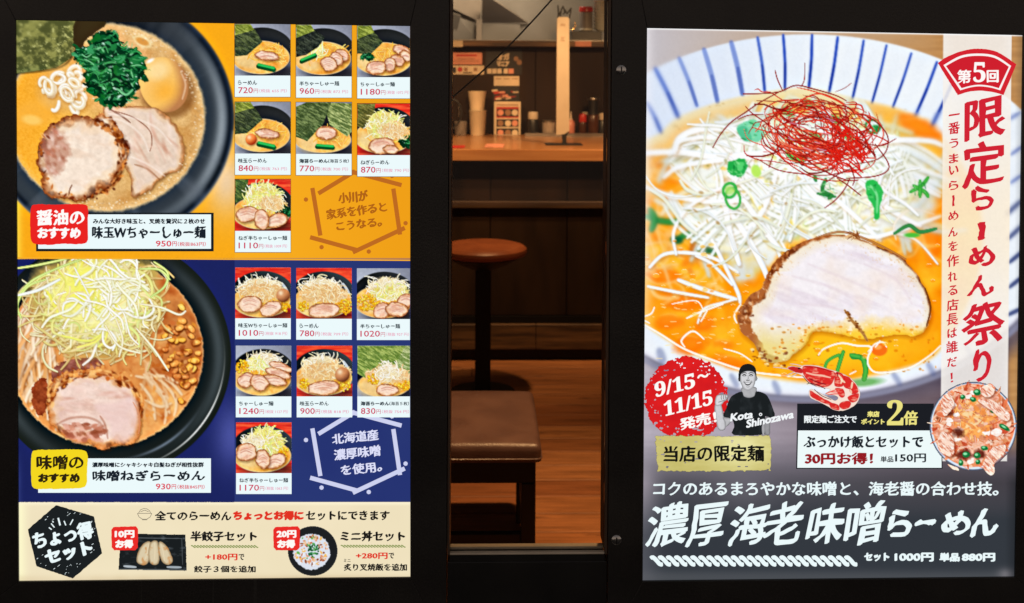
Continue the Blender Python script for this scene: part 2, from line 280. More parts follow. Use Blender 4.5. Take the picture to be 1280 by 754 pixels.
def photo_miso():
    cv = Canvas(20, 322.6, 293.3, 628, 1.0, (28, 36, 94)); rnd = random.Random(9); T = tf(0, 310, 2.2833)
    cv.C[:] = mixc(cv.C, c3((84, 92, 170)), np.exp(-(((cv.X - 290) / 22) ** 2 + ((cv.Y - 545) / 40) ** 2)) * .8)
    cv.C[:] = mixc(cv.C, c3((70, 84, 150)), np.exp(-((cv.X - 20) / 6) ** 2) * np.clip((cv.Y - 560) / 40, 0, 1) * .6)
    def bowl(X, Y, d, u, v):
        ang = np.arctan2(v, u); q = np.sqrt(u * u + v * v)
        c = c3((24, 30, 30)) + np.zeros(X.shape + (3,))
        c = mixc(c, c3((70, 80, 84)), np.exp(-((q - .9) / .05) ** 2) * (.4 + .4 * np.cos(ang * 2 + .2)))
        c = mixc(c, c3((236, 240, 240)), np.exp(-((q - .947) / .006) ** 2) * np.exp(-((ang - .62) / .42) ** 2))
        return mixc(c, c3((110, 124, 140)), np.exp(-((q - .86) / .012) ** 2) * np.exp(-((ang - 1.0) / .3) ** 2) * .8)
    cv.ell(136, 446, 153, 150, 0, bowl, soft=1.2)
    def soup(X, Y, d, u, v):
        c = soupfill((228, 154, 84), (246, 190, 116), (190, 100, 44), 14, 31)(X, Y, d)
        c = mixc(c, c3((150, 70, 26)), np.clip(u * 1.2 - .2, 0, .8) * (v < .35) * noise(X, Y, 14, seed=6))
        return mixc(c, c3((226, 200, 150)), np.clip(1 - d / 3, 0, 1) * .5)
    cv.ell(132, 441, 122, 118, 0, soup, soft=1.5, rough=1.4)
    keep = cv.C.copy(); inside = np.clip((1 - np.sqrt(((cv.X - 132) / 120) ** 2 + ((cv.Y - 441) / 116) ** 2)) * 60, 0, 1)
    # noodles at left and right
    cv.strands(rnd, 62, lambda r: (r.uniform(20, 62), r.uniform(400, 505)), (44, 96), (3.6, 5.6), [(250, 220, 184), (244, 200, 150), (252, 232, 204), (240, 180, 116)], [(222, 150, 84), (232, 166, 100)], ang=lambda r, x, y: 1.75 + r.uniform(-.35, .3), curv=.5, under=(120, 60, 20))
    for P_ in ([(180, 468), (196, 486), (208, 506), (206, 530)], [(186, 466), (206, 480), (220, 500), (218, 520)], [(176, 480), (190, 500), (194, 524)], [(196, 468), (214, 478), (228, 494)], [(170, 470), (184, 472), (204, 470), (222, 478)], [(182, 500), (200, 508), (214, 504)], [(190, 474), (204, 494), (212, 516)]): cv.line([(x_ + 1, y_ + 2) for x_, y_ in P_], 5, (180, 110, 60), alpha=.4, soft=2); cv.line(P_, 4, (244, 214, 172), (222, 170, 116), lit=.8, alpha=.9)
    cv.strands(rnd, 8, lambda r: (r.uniform(176, 212), r.uniform(470, 524)), (26, 60), (3.4, 5.4), [(240, 206, 164), (236, 196, 146), (226, 176, 120)], [(206, 140, 84)], ang=lambda r, x, y: 1.3 + r.uniform(-.5, .3), curv=1.0, alpha=.55)
    cv.C[:] = blur(cv.C, .7); cv.C[:] = mixc(keep, cv.C, inside)
    for x, y in T([(500, 240), (530, 225), (545, 230), (470, 250), (505, 265), (560, 270), (535, 295), (490, 310), (510, 330), (545, 322), (520, 350), (552, 345), (500, 350), (548, 380), (470, 290), (528, 368), (565, 300), (518, 168), (520, 208), (478, 230), (545, 250), (512, 300), (515, 435), (522, 390), (488, 262), (520, 262), (540, 340), (498, 330), (484, 318), (530, 300), (512, 228), (556, 322), (506, 366), (534, 392), (524, 345), (476, 340)]):
        r = rnd.uniform(3.9, 5.8); a = rnd.uniform(-60, 60)
        for q_ in range(2): cv.ell(x + rnd.uniform(-5, 5), y + rnd.uniform(-5, 5), r * .7, r * .45, rnd.uniform(0, 180), rnd.choice([(170, 84, 24), (216, 140, 50), (140, 66, 20)]), soft=1.5, rough=1.2, alpha=.8)
        cv.ell(x + .6, y + 1.4, r * 1.08, r * .85, a, (110, 50, 14), soft=1.8, alpha=.8)
        w_ = r * .62; ca, sa = math.cos(math.radians(a)), math.sin(math.radians(a)); c_ = rnd.choice([(250, 172, 60), (252, 190, 84), (232, 140, 56), (214, 116, 50), (240, 156, 70)])
        Q_ = [(x + (u_ * ca - v_ * sa) * rnd.uniform(.8, 1.15), y + (u_ * sa + v_ * ca) * rnd.uniform(.8, 1.15)) for u_, v_ in ((-r * .9, -w_ * .5), (-r * .2, -w_), (r * .8, -w_ * .8), (r, w_ * .3), (r * .3, w_), (-r * .8, w_ * .7))]
        cv.poly(Q_, lambda X, Y, d, c_=c_: mixc(c3(c_) + np.zeros(X.shape + (3,)), c3((255, 226, 140)), np.clip(d / 3.2, 0, 1) * noise(X, Y, 2.5, seed=4) * 1.2), soft=1.2, rough=.5)
    for q in range(40): cv.ell(*in_ell(222, 440, 30, 44)(rnd), rnd.uniform(1.5, 5), rnd.uniform(1, 3), rnd.uniform(0, 180), rnd.choice([(150, 64, 20), (206, 110, 50), (236, 150, 70)]), soft=2, rough=1, alpha=.5, seed=q)
    # pork
    cv.poly(T([(96, 388), (128, 372), (136, 420), (128, 470), (110, 478), (92, 440)]), lambda X, Y, d: mixc(c3((110, 40, 18)) + np.zeros(X.shape + (3,)), c3((196, 100, 54)), noise(X, Y, 5, seed=4)), rough=2.5)
    cv.poly(T([(150, 345), (200, 318), (270, 312), (290, 335), (230, 352), (170, 385), (148, 378)]), lambda X, Y, d: mixc(c3((96, 36, 22)) + np.zeros(X.shape + (3,)), c3((206, 140, 118)), noise(X, Y, 7, seed=9)), rough=2.5)
    for q in range(60):
        x, y = rnd.uniform(160, 236), rnd.uniform(430, 540)
        if ((x - 132) / 116) ** 2 + ((y - 441) / 112) ** 2 < 1: cv.ell(x, y, rnd.uniform(1, 4), rnd.uniform(.8, 2.4), rnd.uniform(0, 180), rnd.choice([(236, 150, 60), (190, 96, 30), (250, 196, 120)]), soft=1.5, alpha=.5)
    meat(cv, T([(140, 410), (158, 372), (198, 352), (240, 344), (292, 352), (340, 374), (388, 398), (402, 440), (400, 490), (398, 535), (372, 560), (330, 562), (296, 574), (250, 556), (205, 548), (165, 520), (138, 485)]), (242, 214, 200), (228, 190, 174), (206, 122, 58), 9, 44, 3, 15, 14, .55)
    for q in range(40):
        x, y = in_ell(118, 505, 46, 34)(rnd); cv.ell(x, y, rnd.uniform(4, 14), rnd.uniform(1, 3), rnd.uniform(-20, 30), rnd.choice([(250, 226, 216), (226, 184, 170), (240, 206, 194), (214, 160, 140)]), soft=3, alpha=.45, seed=q)
    for q in range(46):
        x, y = in_ell(102, 540, 27, 11)(rnd); cv.ell(x, y, rnd.uniform(3, 9), rnd.uniform(1.5, 3.5), rnd.uniform(-30, 50), rnd.choice([(196, 124, 98), (170, 96, 72), (222, 156, 130), (150, 78, 50), (232, 180, 160)]), soft=2, rough=1.6, alpha=.75, seed=q)
    cv.line(T([(160, 505), (200, 486), (250, 484), (286, 500), (300, 530)]), 3, (170, 104, 80), alpha=.45, soft=2)
    for q in range(120):
        t_ = rnd.uniform(math.pi * 1.02, math.pi * 2.05); x, y = 118 + 58 * math.cos(t_) + rnd.uniform(-4, 4), 508 + 42 * math.sin(t_) + rnd.uniform(-3, 7); cv.ell(x, y, rnd.uniform(1.5, 5), rnd.uniform(1, 2.6), math.degrees(t_) + 90, rnd.choice([(150, 66, 22), (206, 110, 46), (244, 170, 90), (110, 44, 14), (250, 196, 124)]), soft=1.6, rough=1, alpha=.75, seed=q)
    cv.poly(T([(270, 450), (330, 440), (385, 430), (392, 500), (360, 552), (320, 545), (312, 500)]), (238, 206, 200), soft=6, alpha=.7)
    cv.line(T([(286, 480), (300, 504), (308, 544)]), 2.6, (170, 104, 80), alpha=.5, soft=1.8); cv.line(T([(380, 440), (398, 480), (396, 530)]), 1.6, (220, 150, 110), alpha=.8)
    
    for i in range(50):
        x, y = T([(rnd.uniform(150, 380), 0)])[0][0], 0
        u = (x - 66) / 100; y = 310 + (392 - 45 * math.sin(max(0, min(1, u)) * 3.0) + rnd.uniform(-22, 12)) / 2.2833
        cv.ell(x, y, rnd.uniform(1, 3), rnd.uniform(.7, 1.6), rnd.uniform(0, 180), rnd.choice([(150, 62, 22), (240, 176, 96), (196, 96, 36), (250, 206, 140)]), soft=1.2, alpha=.6)
    # leek mound
    cv.poly(T([(90, 80), (160, 40), (420, 40), (450, 100), (460, 190), (410, 250), (370, 280), (330, 310), (220, 300), (140, 240), (90, 180)]), (196, 170, 90), soft=12, rough=6, rs=9, alpha=.95)
    def pk(r):
        x, y = in_ell(120, 388, 84, 62, .6)(r)
        return x, y
    cv.strands(rnd, 260, pk, (24, 60), (1.8, 3.2), [(232, 214, 160), (240, 226, 150), (226, 196, 130), (246, 238, 196)], [(180, 140, 74), (200, 170, 90)], curv=1.1, under=(110, 70, 20))
    cv.strands(rnd, 330, in_ell(120, 376, 64, 52, .6), (18, 56), (1.8, 3.6), LEEK, LEEK_E, curv=1.2, under=(150, 120, 30))
    cv.strands(rnd, 70, in_ell(112, 372, 42, 40, .6), (14, 36), (1.8, 3.0), [(252, 250, 110), (246, 244, 90), (255, 252, 170)], [(226, 214, 70)], curv=1.2, under=(190, 160, 20))
    for x, y, rx, ry, c_, al in ((112, 368, 44, 40, (250, 246, 150), .5), (96, 362, 20, 22, (250, 248, 110), .5), (150, 372, 26, 34, (255, 253, 230), .45), (128, 400, 36, 18, (255, 250, 220), .35)): cv.ell(x, y, rx, ry, 10, c_, soft=22, alpha=al)
    cv.C[:] = mixc(cv.C, blur(cv.C, 1.5), .75 * np.clip(1.4 - np.hypot(cv.X - 120, cv.Y - 375) / 70, 0, 1))
    cv.strands(rnd, 60, in_ell(122, 376, 62, 52, .7), (20, 54), (2, 3.4), LEEK, LEEK_E, curv=1.2)
    cv.strands(rnd, 46, in_ell(130, 372, 52, 50, .6), (24, 60), (2.2, 3.4), [(255, 255, 246), (250, 252, 226)], [(220, 214, 150)], curv=1.2, under=(170, 150, 60))
    for p in ([(20, 58), (90, 52), (150, 40), (200, 28)], [(50, 140), (90, 95), (160, 60), (240, 30)], [(60, 200), (50, 160), (80, 110), (130, 90)], [(440, 40), (478, 70), (470, 110), (430, 140)], [(400, 60), (455, 62), (485, 90)]):
        cv.line(T([(max(x, 48), y) for x, y in p]), 3, (222, 234, 150), (150, 180, 80))
    cv.line(T([(52, 135), (110, 120), (170, 90)]), 4, (250, 252, 244), (200, 206, 180))
    for p in ([(400, 160), (460, 170), (510, 190), (530, 180)], [(390, 230), (440, 290), (480, 350)], [(330, 200), (350, 260), (340, 310)], [(300, 220), (340, 280), (400, 300)]): cv.line(T(p), 3, (250, 244, 214), (206, 186, 120))
    return finish(cv, .3, 6, .02, 0, 5, 1.03)

# ---- the small dishes: local coordinates 0..100 across, 0..93 down
def small_dish(box, spec, seed):
    x0, y0, x1, y1 = box; cv = Canvas(x0, y0, x1, y1, 1.3); rnd = random.Random(seed); kx = 69.5 / 100
    L = lambda pts: [(x0 + x * kx, y0 + y * kx) for x, y in pts]
    red = spec['bg'] == 'red'
    if red:
        n = noise(cv.X, cv.Y, 20, 3, seed, 3); cv.C[:] = mixc(c3((214, 44, 34)) + np.zeros(cv.C.shape), c3((244, 96, 58)), (n - .3) * 2)
    else:
        cv.C[:] = mixc(c3((176, 182, 198)) + np.zeros(cv.C.shape), c3((120, 124, 140)), (cv.X - x0) / 90)
        cv.C[:] = mixc(cv.C, c3((40, 48, 60)), np.clip((cv.Y - y0 - 40) / 26, 0, 1) * np.clip((cv.X - x0 - 8) / 30, .1, 1))
    def E(cx, cy, rx, ry, a, col, **k): cv.ell(x0 + cx * kx, y0 + cy * kx, rx * kx, ry * kx, a, col, **k)
    E(*spec.get('shadow', (60, 84, 46, 12, 0)), (26, 16, 16), soft=6, alpha=.6)
    bx, by, brx, bry = spec.get('bowl', (49, 48, 57, 42))
    def bowl(X, Y, d, u, v):
        c = mixc(c3((26, 28, 30)) + np.zeros(X.shape + (3,)), c3((96, 100, 104)), np.clip(u * .6 + v * -.5 + .1, 0, 1) * spec.get('sheen', .25))
        q = np.sqrt(u * u + v * v)
        return mixc(c, c3((150, 150, 148)), np.exp(-((q - .97) / .02) ** 2) * (v > .3) * .5)
    E(bx, by, brx, bry, 0, bowl, soft=1)
    if spec.get('glint'): cv.line(L([(84, 28), (92, 40), (97, 52)]), 3.2, (226, 234, 240), alpha=.8)
    sx, sy, srx, sry = spec.get('soup', (47, 60, 51, 29))
    E(sx, sy, srx + 1, sry + 1, 0, (226, 202, 160), soft=1)
    E(sx, sy, srx, sry, 0, soupfill((238, 176, 84), (248, 206, 120), (224, 144, 48), 6, seed), soft=1)
    E(sx - 26, sy + 8, 22, 14, 20, (238, 212, 156), soft=7, alpha=.7)
    pk = in_ell(x0 + (sx + 12) * kx, y0 + (sy - 6) * kx, 24, 11)
    cv.strands(rnd, 46, pk, (6, 18), (.8, 1.5), [(250, 206, 92), (246, 190, 70), (252, 222, 130)], [(220, 140, 40)], curv=.9)
    for op in spec['ops']:
        k = op[0]
        if k == 'nori': nori(cv, L(op[1]), *(op[2:] or ((58, 68, 44), (104, 116, 70))), seed=seed, sc=4)
        elif k == 'meat':
            _, cx, cy, rx, ry, a = op[:6]; P = []
            for i in range(12):
                b = i * math.pi / 6; w = 1 + rnd.uniform(-.08, .08); ux, uy = rx * w * math.cos(b), ry * w * math.sin(b); r = math.radians(a)
                P.append((cx + ux * math.cos(r) - uy * math.sin(r), cy + ux * math.sin(r) + uy * math.cos(r)))
            meat(cv, L(P), (246, 214, 190), (228, 172, 142), (160, 84, 46), 2.0, seed + int(cx), .7, a, 5, .4)
            for q in range(3):
                b = rnd.uniform(-.5, .5); cv.line(L([(cx - rx * .55, cy + ry * b), (cx, cy + ry * (b - .25)), (cx + rx * .55, cy + ry * b)]), 1.0, (206, 140, 118), alpha=.55)
        elif k == 'mound':
            _, cx, cy, rx, ry, tone = op
            pal = {'y': LEEK, 'w': [(250, 246, 226), (246, 238, 206), (255, 252, 240), (240, 226, 184)], 'o': [(246, 222, 170), (240, 204, 140), (250, 234, 196), (236, 190, 128)]}[tone]
            E(cx, cy, rx * .95, ry * .95, 0, {'y': (226, 206, 120), 'w': (228, 210, 170), 'o': (226, 182, 124)}[tone], soft=2, rough=2.5, rs=5)
            cv.strands(rnd, int(rx * ry * .12) + 40, in_ell(x0 + cx * kx, y0 + cy * kx, rx * kx, ry * kx), (5, 17), (.9, 1.6), pal, LEEK_E if tone == 'y' else [(206, 170, 120), (222, 196, 150)], curv=1.1)
        elif k == 'corn': corn(cv, rnd, x0 + op[1] * kx, y0 + op[2] * kx, op[3] * kx, op[4] * kx, int(op[3] * op[4] * .3) + 14, 1.4, ((250, 196, 40), (255, 216, 70), (244, 172, 30), (255, 228, 90)))
        elif k == 'spin': spinach(cv, rnd, x0 + op[1] * kx, y0 + op[2] * kx, op[3] * kx, op[4] * kx, 26, .4)
        elif k == 'onion':
            _, ax, ay, bx2, by2, w = op
            cv.line(L([(ax, ay + 2), (bx2, by2 + 2)]), w * kx, (18, 84, 40), taper=0); cv.line(L([(ax, ay - 1), (bx2, by2 - 1)]), w * kx * .6, (66, 190, 92), (30, 140, 60), taper=0)
        elif k == 'egg': egg(cv, x0 + op[1] * kx, y0 + op[2] * kx, op[3] * kx, op[3] * kx * 1.02, 0, op[4], op[5])
    return finish(cv, .3, 4, .05, 0, seed, 1.04)
NL = ((112, 126, 52), (166, 178, 84)); ND = ((50, 60, 40), (92, 104, 64)); NF = ((96, 116, 62), (178, 190, 124))
E1 = ((240, 140, 70), (170, 60, 24)); E2 = ((206, 140, 92), (120, 66, 36))
DISHES = {
 'ramen': dict(bg='grey', ops=[('nori', [(0, 0), (28, 0), (36, 12), (0, 22)], *NL), ('nori', [(0, 20), (36, 10), (50, 32), (22, 56), (0, 58)], *ND), ('meat', 58, 57, 22, 9, 6), ('onion', 43, 74, 70, 80, 9)]),
 'half': dict(bg='grey', ops=[('nori', [(0, 0), (27, 0), (34, 12), (0, 26)], *NL), ('mound', 38, 46, 14, 10, 'y'), ('nori', [(0, 24), (34, 10), (52, 22), (40, 40), (18, 54), (0, 58)], (36, 42, 36), (66, 74, 60)), ('onion', 10, 64, 34, 54, 8), ('meat', 82, 55, 14, 11, 30), ('meat', 72, 62, 14, 12, 40), ('meat', 58, 70, 16, 13, 20)]),
 'full': dict(bg='grey', ops=[('nori', [(0, 0), (25, 0), (31, 13), (0, 26)], *NL), ('nori', [(0, 24), (31, 12), (46, 30), (24, 52), (0, 50)], *ND), ('spin', 18, 56, 12, 6), ('meat', 80, 44, 17, 9, 15), ('meat', 86, 54, 12, 9, 50), ('meat', 72, 62, 14, 10, 30), ('meat', 58, 70, 12, 13, 20), ('meat', 34, 75, 19, 12, -10)]),
 'egg': dict(bg='grey', ops=[('nori', [(0, 0), (28, 0), (36, 12), (0, 22)], *NL), ('nori', [(0, 20), (36, 10), (50, 32), (22, 56), (0, 58)], *ND), ('meat', 58, 57, 22, 9, 6), ('onion', 43, 74, 70, 80, 9), ('egg', 29, 67, 10, *E1)]),
 'nori': dict(bg='grey', ops=[('nori', [(50, 0), (100, 2), (100, 52), (92, 62), (60, 40)], *NF), ('nori', [(0, 8), (18, 0), (64, 0), (48, 40), (20, 70), (0, 62)], (66, 84, 46), (120, 138, 84)), ('meat', 54, 55, 20, 12, 4), ('onion', 38, 78, 66, 80, 8)], soup=(48, 67, 50, 23)),
 'negi': dict(bg='red', ops=[('nori', [(0, 0), (32, 0), (30, 28), (12, 46), (0, 40)], (84, 84, 40), (136, 128, 66)), ('spin', 90, 68, 16, 11), ('mound', 50, 40, 34, 26, 'y'), ('mound', 66, 50, 24, 12, 'o'), ('meat', 44, 76, 24, 15, -8), ('meat', 60, 82, 14, 8, 5)]),
 'negihalf': dict(bg='red', ops=[('nori', [(0, 0), (24, 0), (22, 30), (0, 44)], (62, 84, 44), (112, 130, 64)), ('spin', 88, 58, 16, 13), ('mound', 50, 32, 32, 27, 'y'), ('mound', 66, 44, 22, 12, 'o'), ('meat', 22, 62, 22, 14, -12), ('meat', 74, 74, 20, 13, -20), ('meat', 48, 72, 14, 18, -10)]),
 'm_w': dict(bg='red', sheen=.6, glint=1, ops=[('mound', 46, 36, 38, 18, 'w'), ('mound', 48, 44, 40, 14, 'o'), ('corn', 90, 70, 12, 8), ('egg', 86, 50, 12, *E2), ('meat', 26, 66, 22, 15, 0), ('meat', 64, 74, 20, 13, -20)]),
 'm_ramen': dict(bg='red', sheen=.6, glint=1, ops=[('mound', 44, 32, 34, 14, 'w'), ('mound', 50, 46, 44, 16, 'o'), ('corn', 88, 70, 13, 14), ('corn', 13, 68, 9, 9), ('meat', 50, 76, 29, 14, -4)]),
 'm_half': dict(bg='grey', sheen=.5, ops=[('mound', 54, 34, 36, 18, 'w'), ('mound', 60, 44, 36, 12, 'y'), ('corn', 18, 62, 20, 15), ('meat', 88, 58, 16, 12, -20), ('meat', 46, 76, 17, 14, -20), ('meat', 72, 74, 20, 14, 10)]),
 'm_full': dict(bg='grey', ops=[('mound', 50, 28, 30, 16, 'w'), ('mound', 36, 34, 16, 10, 'y'), ('corn', 11, 38, 12, 12), ('meat', 18, 62, 16, 13, -40), ('meat', 80, 38, 22, 8, 20), ('meat', 76, 50, 24, 9, 18), ('meat', 68, 62, 24, 10, 12), ('meat', 42, 66, 18, 15, 30)]),
 'm_egg': dict(bg='red', sheen=.6, glint=1, ops=[('mound', 44, 32, 34, 14, 'w'), ('mound', 50, 46, 44, 16, 'o'), ('corn', 84, 72, 12, 10), ('corn', 13, 68, 9, 9), ('egg', 82, 52, 13, *E2), ('meat', 48, 76, 29, 13, -4)]),
 'm_nori': dict(bg='grey', ops=[('nori', [(52, 0), (100, 0), (100, 54), (90, 62), (50, 40)], (120, 144, 76), (196, 204, 150)), ('nori', [(0, 0), (86, 0), (66, 40), (14, 58), (0, 50)], (104, 132, 58), (166, 184, 100)), ('mound', 54, 54, 42, 14, 'o'), ('corn', 28, 60, 11, 9), ('mound', 56, 46, 20, 15, 'w'), ('corn', 86, 72, 12, 8), ('meat', 54, 80, 20, 11, 0)], soup=(48, 70, 46, 22)),
 'm_negihalf': dict(bg='red', sheen=.6, ops=[('mound', 54, 36, 34, 28, 'y'), ('mound', 30, 34, 18, 6, 'w'), ('corn', 86, 54, 9, 8), ('meat', 70, 70, 20, 13, -30), ('meat', 48, 66, 13, 18, -10), ('meat', 18, 54, 19, 16, -14)]),
}

def photo_ebi():
    cv = Canvas(800, 33, 1280, 606, 1.0, (180, 150, 120)); rnd = random.Random(21); X, Y = cv.X, cv.Y
    R1, R2, R3, R4 = tf(790, 20, 3.278), tf(1020, 20, 3.142), tf(790, 230, 2.9), tf(1020, 230, 2.9)
    top = mixc(c3((196, 190, 194)) + np.zeros(cv.C.shape), c3((196, 158, 118)), (X - 820) / 300)
    wood = mixc(c3((206, 158, 104)) + np.zeros(cv.C.shape), c3((176, 130, 84)), noise(X, Y, 40, 3, 4, 3))
    top = mixc(top, wood, np.clip((X - 1110) / 60, 0, 1))
    low = mixc(c3((176, 168, 180)) + np.zeros(cv.C.shape), c3((112, 96, 104)), np.clip((X - 900) / 250, 0, 1))
    low = mixc(low, wood, np.clip((X - 1255) / 8, 0, 1) * np.clip((575 - Y) / 40, 0, 1))
    low = low + (noise(X, Y, 60, 3, 8, 3)[..., None] - .5) * .08
    low = mixc(low, c3((84, 82, 92)), np.clip((Y - 545) / 70, 0, 1))
    cv.C[:] = mixc(top, low, np.clip((Y - 300) / 60, 0, 1))
    # cast shadow under the bowl
    cv.ell(1030, 300, 318, 208, 0, (92, 84, 100), soft=16, alpha=.8)
    def rim(X, Y, d, u, v):
        q = np.sqrt(u * u + v * v)
        c = mixc(c3((242, 247, 252)) + np.zeros(X.shape + (3,)), c3((204, 218, 244)), np.clip(-u * .9 + .1, 0, 1) * np.clip(.6 - v, 0, 1))
        c = mixc(c, c3((214, 224, 240)), noise(X, Y, 26, seed=5) * .3)
        c = mixc(c, c3((110, 114, 136)), np.clip((q - .955) / .03, 0, 1) * (v > .3))
        c = mixc(c, c3((60, 62, 80)), np.exp(-((q - .972) / .008) ** 2) * (v > .3) * .8)
        return mixc(c, c3((210, 200, 226)), np.clip((q - .93) / .03, 0, 1) * (v > .3) * .3)
    cv.ell(1010, 273, 330, 230, 0, rim, soft=1.2)
    S = [((808, 128), (827, 167), 5, .7), ((819, 86), (848, 147), 6, .75), ((849, 73), (871, 132), 6, .5), ((880, 62), (897, 128), 7.5, .45), ((914, 53), (928, 118), 7.5, .5), ((947, 47), (956, 116), 4.6, .8), ((979, 44), (981, 114), 4.2, 1), ((1015, 44), (1011, 110), 4.4, 1), ((1047, 47), (1036, 117), 4.4, 1), ((1079.5, 51), (1065, 126), 4, .95), ((1108, 57), (1089, 132), 3.6, .95), ((1139, 67), (1116, 134), 3.8, .9), ((1171, 78), (1144, 145), 4.4, .95), ((1195, 92), (1164, 159), 5, .95)]
    for a, b, w, al in S:
        m = ((a[0] + b[0]) / 2 + (1.2 if a[0] < 1000 else 1), (a[1] + b[1]) / 2)
        cv.line([a, m, b], w * .88, (44, 78, 184), (90, 122, 210), alpha=al, taper=.15); cv.line([m, b], w * .66, (24, 46, 140), alpha=al * .6, taper=.2)
    for i, p in enumerate([((760, 405), (800, 380)), ((765, 545), (810, 512)), ((765, 655), (808, 625))]): cv.line(R2(p), 4, (90, 110, 180), alpha=.8)
    for p in [((690, 110), (745, 60)), ((695, 200), (748, 150)), ((700, 285), (748, 245)), ((700, 375), (750, 335)), ((695, 475), (748, 450))]: cv.line(R4(p), 5, (40, 54, 110), alpha=.85)
    for x, y, rx, ry, a in ((826, 446, 12, 3, 25), (880, 471, 9, 4, 20), (917, 477, 8, 5, 15), (970, 486, 9, 4, 5), (1045, 487, 7, 4, -5), (1120, 475, 8, 6, 50), (1163, 463, 8, 5, 40), (1210, 440, 6, 5, 30)): cv.line([(x - ry * .6, y - 8), (x + ry * .3, y), (x + ry * .8, y + 5)], rx * .9, (84, 98, 150), soft=4, alpha=.45)
    soupP = [(795, 190), (812, 174), (826, 167), (848, 148), (897, 129), (955, 116), (1010, 111), (1066, 123), (1115, 134), (1144, 145), (1165, 159), (1198, 195), (1226, 262), (1225, 335), (1204, 394), (1180, 430), (1158, 451), (1099, 468), (1030, 479), (955, 471), (907, 458), (855, 437), (807, 406), (790, 385)]
    def soup(X, Y, d):
        c = soupfill((252, 158, 22), (255, 190, 44), (240, 128, 14), 26, 61)(X, Y, d)
        up = np.clip((230 - Y) / 70, 0, 1)
        c = mixc(c, c3((250, 190, 110)), up * .4 * noise(X, Y, 12, seed=2))
        c = mixc(c, c3((238, 222, 180)), np.clip(1.15 - d / (22 + 16 * noise(X, Y, 30, seed=3)), 0, 1) * np.clip((240 - Y) / 40, 0, 1) * np.clip((1130 - X) / 60, .35, 1))
        c = mixc(c, c3((255, 205, 36)), np.exp(-(((X - 1040) / 130) ** 2 + ((Y - 440) / 26) ** 2)) * .85)
        return mixc(c, c3((255, 214, 120)), np.clip(1 - d / 4, 0, 1) * .5)
    cv.poly(soupP, soup, soft=6)
    for x, y, r in [(1190, 130, 1)]: pass
    for i in range(150):     # spice specks and oil spots
        x, y = rnd.uniform(820, 1180), rnd.uniform(128, 165); 
        if (x - 1005) ** 2 / 190 ** 2 + (y - 200) ** 2 / 85 ** 2 < 1: cv.ell(x, y, rnd.uniform(.6, 1.6), rnd.uniform(.5, 1), 0, (150, 110, 50), soft=1, alpha=.35)
    for x, y, rx, ry, a in [(1150, 160, 30, 12, 25), (1140, 205, 26, 14, 10), (1160, 250, 18, 20, 0), (905, 430, 14, 5, 15), (838, 402, 17, 9, -8), (862, 432, 20, 12, -12), (880, 405, 12, 10, 0), (852, 380, 20, 9, 5), (912, 452, 22, 7, 14), (830, 345, 22, 10, 10), (845, 368, 18, 6, 4), (1165, 300, 12, 30, 0)]:
        cv.ell(x, y, rx, ry, a, (250, 122, 16), soft=6, alpha=.8, rough=3, rs=8); cv.ell(x - 2, y - 2, rx * .6, ry * .5, a, (255, 150, 30), soft=4, alpha=.6)
        cv.line([(x - rx * .8, y - ry * .8), (x - rx * .1, y - ry * 1.05), (x + rx * .5, y - ry * .8)], 1.3, (255, 214, 120), alpha=.7)
    # minced brown patches and noodles at left
    for i in range(120):
        x, y = rnd.uniform(803, 890), rnd.uniform(185, 345)
        cv.ell(x, y, rnd.uniform(3, 9), rnd.uniform(2, 5), rnd.uniform(0, 180), rnd.choice([(250, 150, 40), (244, 130, 34), (236, 170, 90), (214, 110, 40), (255, 206, 120), (250, 214, 150)]), soft=2.5, rough=1.6, alpha=.6, seed=i)
    cv.strands(rnd, 40, lambda r: (r.uniform(803, 900), r.uniform(200, 390)), (24, 60), (3, 5.5), [(255, 214, 140), (252, 196, 100), (255, 226, 170)], [(244, 160, 60)], ang=lambda r, x, y: r.uniform(-.3, 1.2), curv=.8, alpha=.65)
    cv.strands(rnd, 22, lambda r: (r.uniform(1110, 1176), r.uniform(180, 330)), (20, 50), (3, 5), [(255, 206, 110), (250, 180, 70)], [(240, 140, 40)], curv=.8, alpha=.7)
    for i in range(14):
        x, y = rnd.uniform(860, 925), rnd.uniform(255, 320); cv.ell(x, y, rnd.uniform(4, 9), rnd.uniform(2, 5), rnd.uniform(0, 180), (170, 86, 36), soft=3, rough=2, alpha=.7, seed=i)
    # green onion under sprouts
    for p, w in ([[(806, 270), (830, 277), (862, 276), (880, 272)], 8], [[(812, 262), (818, 274), (814, 288)], 9], [[(845, 300), (860, 293), (874, 296)], 8], [[(872, 312), (888, 312), (894, 318)], 7]):
        cv.line(p, w, (60, 150, 70), (24, 96, 52))
    for x, y in ((846, 300), (884, 312)): cv.ell(x, y, 8, 5, 10, (30, 100, 60), soft=2)
    rimC = cv.C.copy()
    # mass of bean sprouts
    mass = [(846, 160), (890, 150), (950, 142), (1100, 165), (1150, 190), (1172, 235), (1150, 280), (1090, 300), (1020, 300), (985, 306), (950, 345), (925, 352), (905, 320), (880, 285), (850, 262), (870, 230), (840, 200)]
    cv.poly(mass, lambda X, Y, d: mixc(c3((222, 228, 226)) + np.zeros(X.shape + (3,)), c3((226, 206, 130)), np.clip((noise(X, Y, 16, seed=14) - .5) * 4, 0, 1)), soft=10, rough=8, rs=14, alpha=.95)
    for i in range(90):
        x, y = in_ell(1010, 235, 140, 70)(rnd); cv.ell(x, y, rnd.uniform(2, 8), rnd.uniform(2, 5), rnd.uniform(0, 180), rnd.choice([(236, 190, 80), (190, 160, 80), (200, 214, 130), (176, 120, 60), (236, 214, 140)]), soft=2.5, alpha=.7)
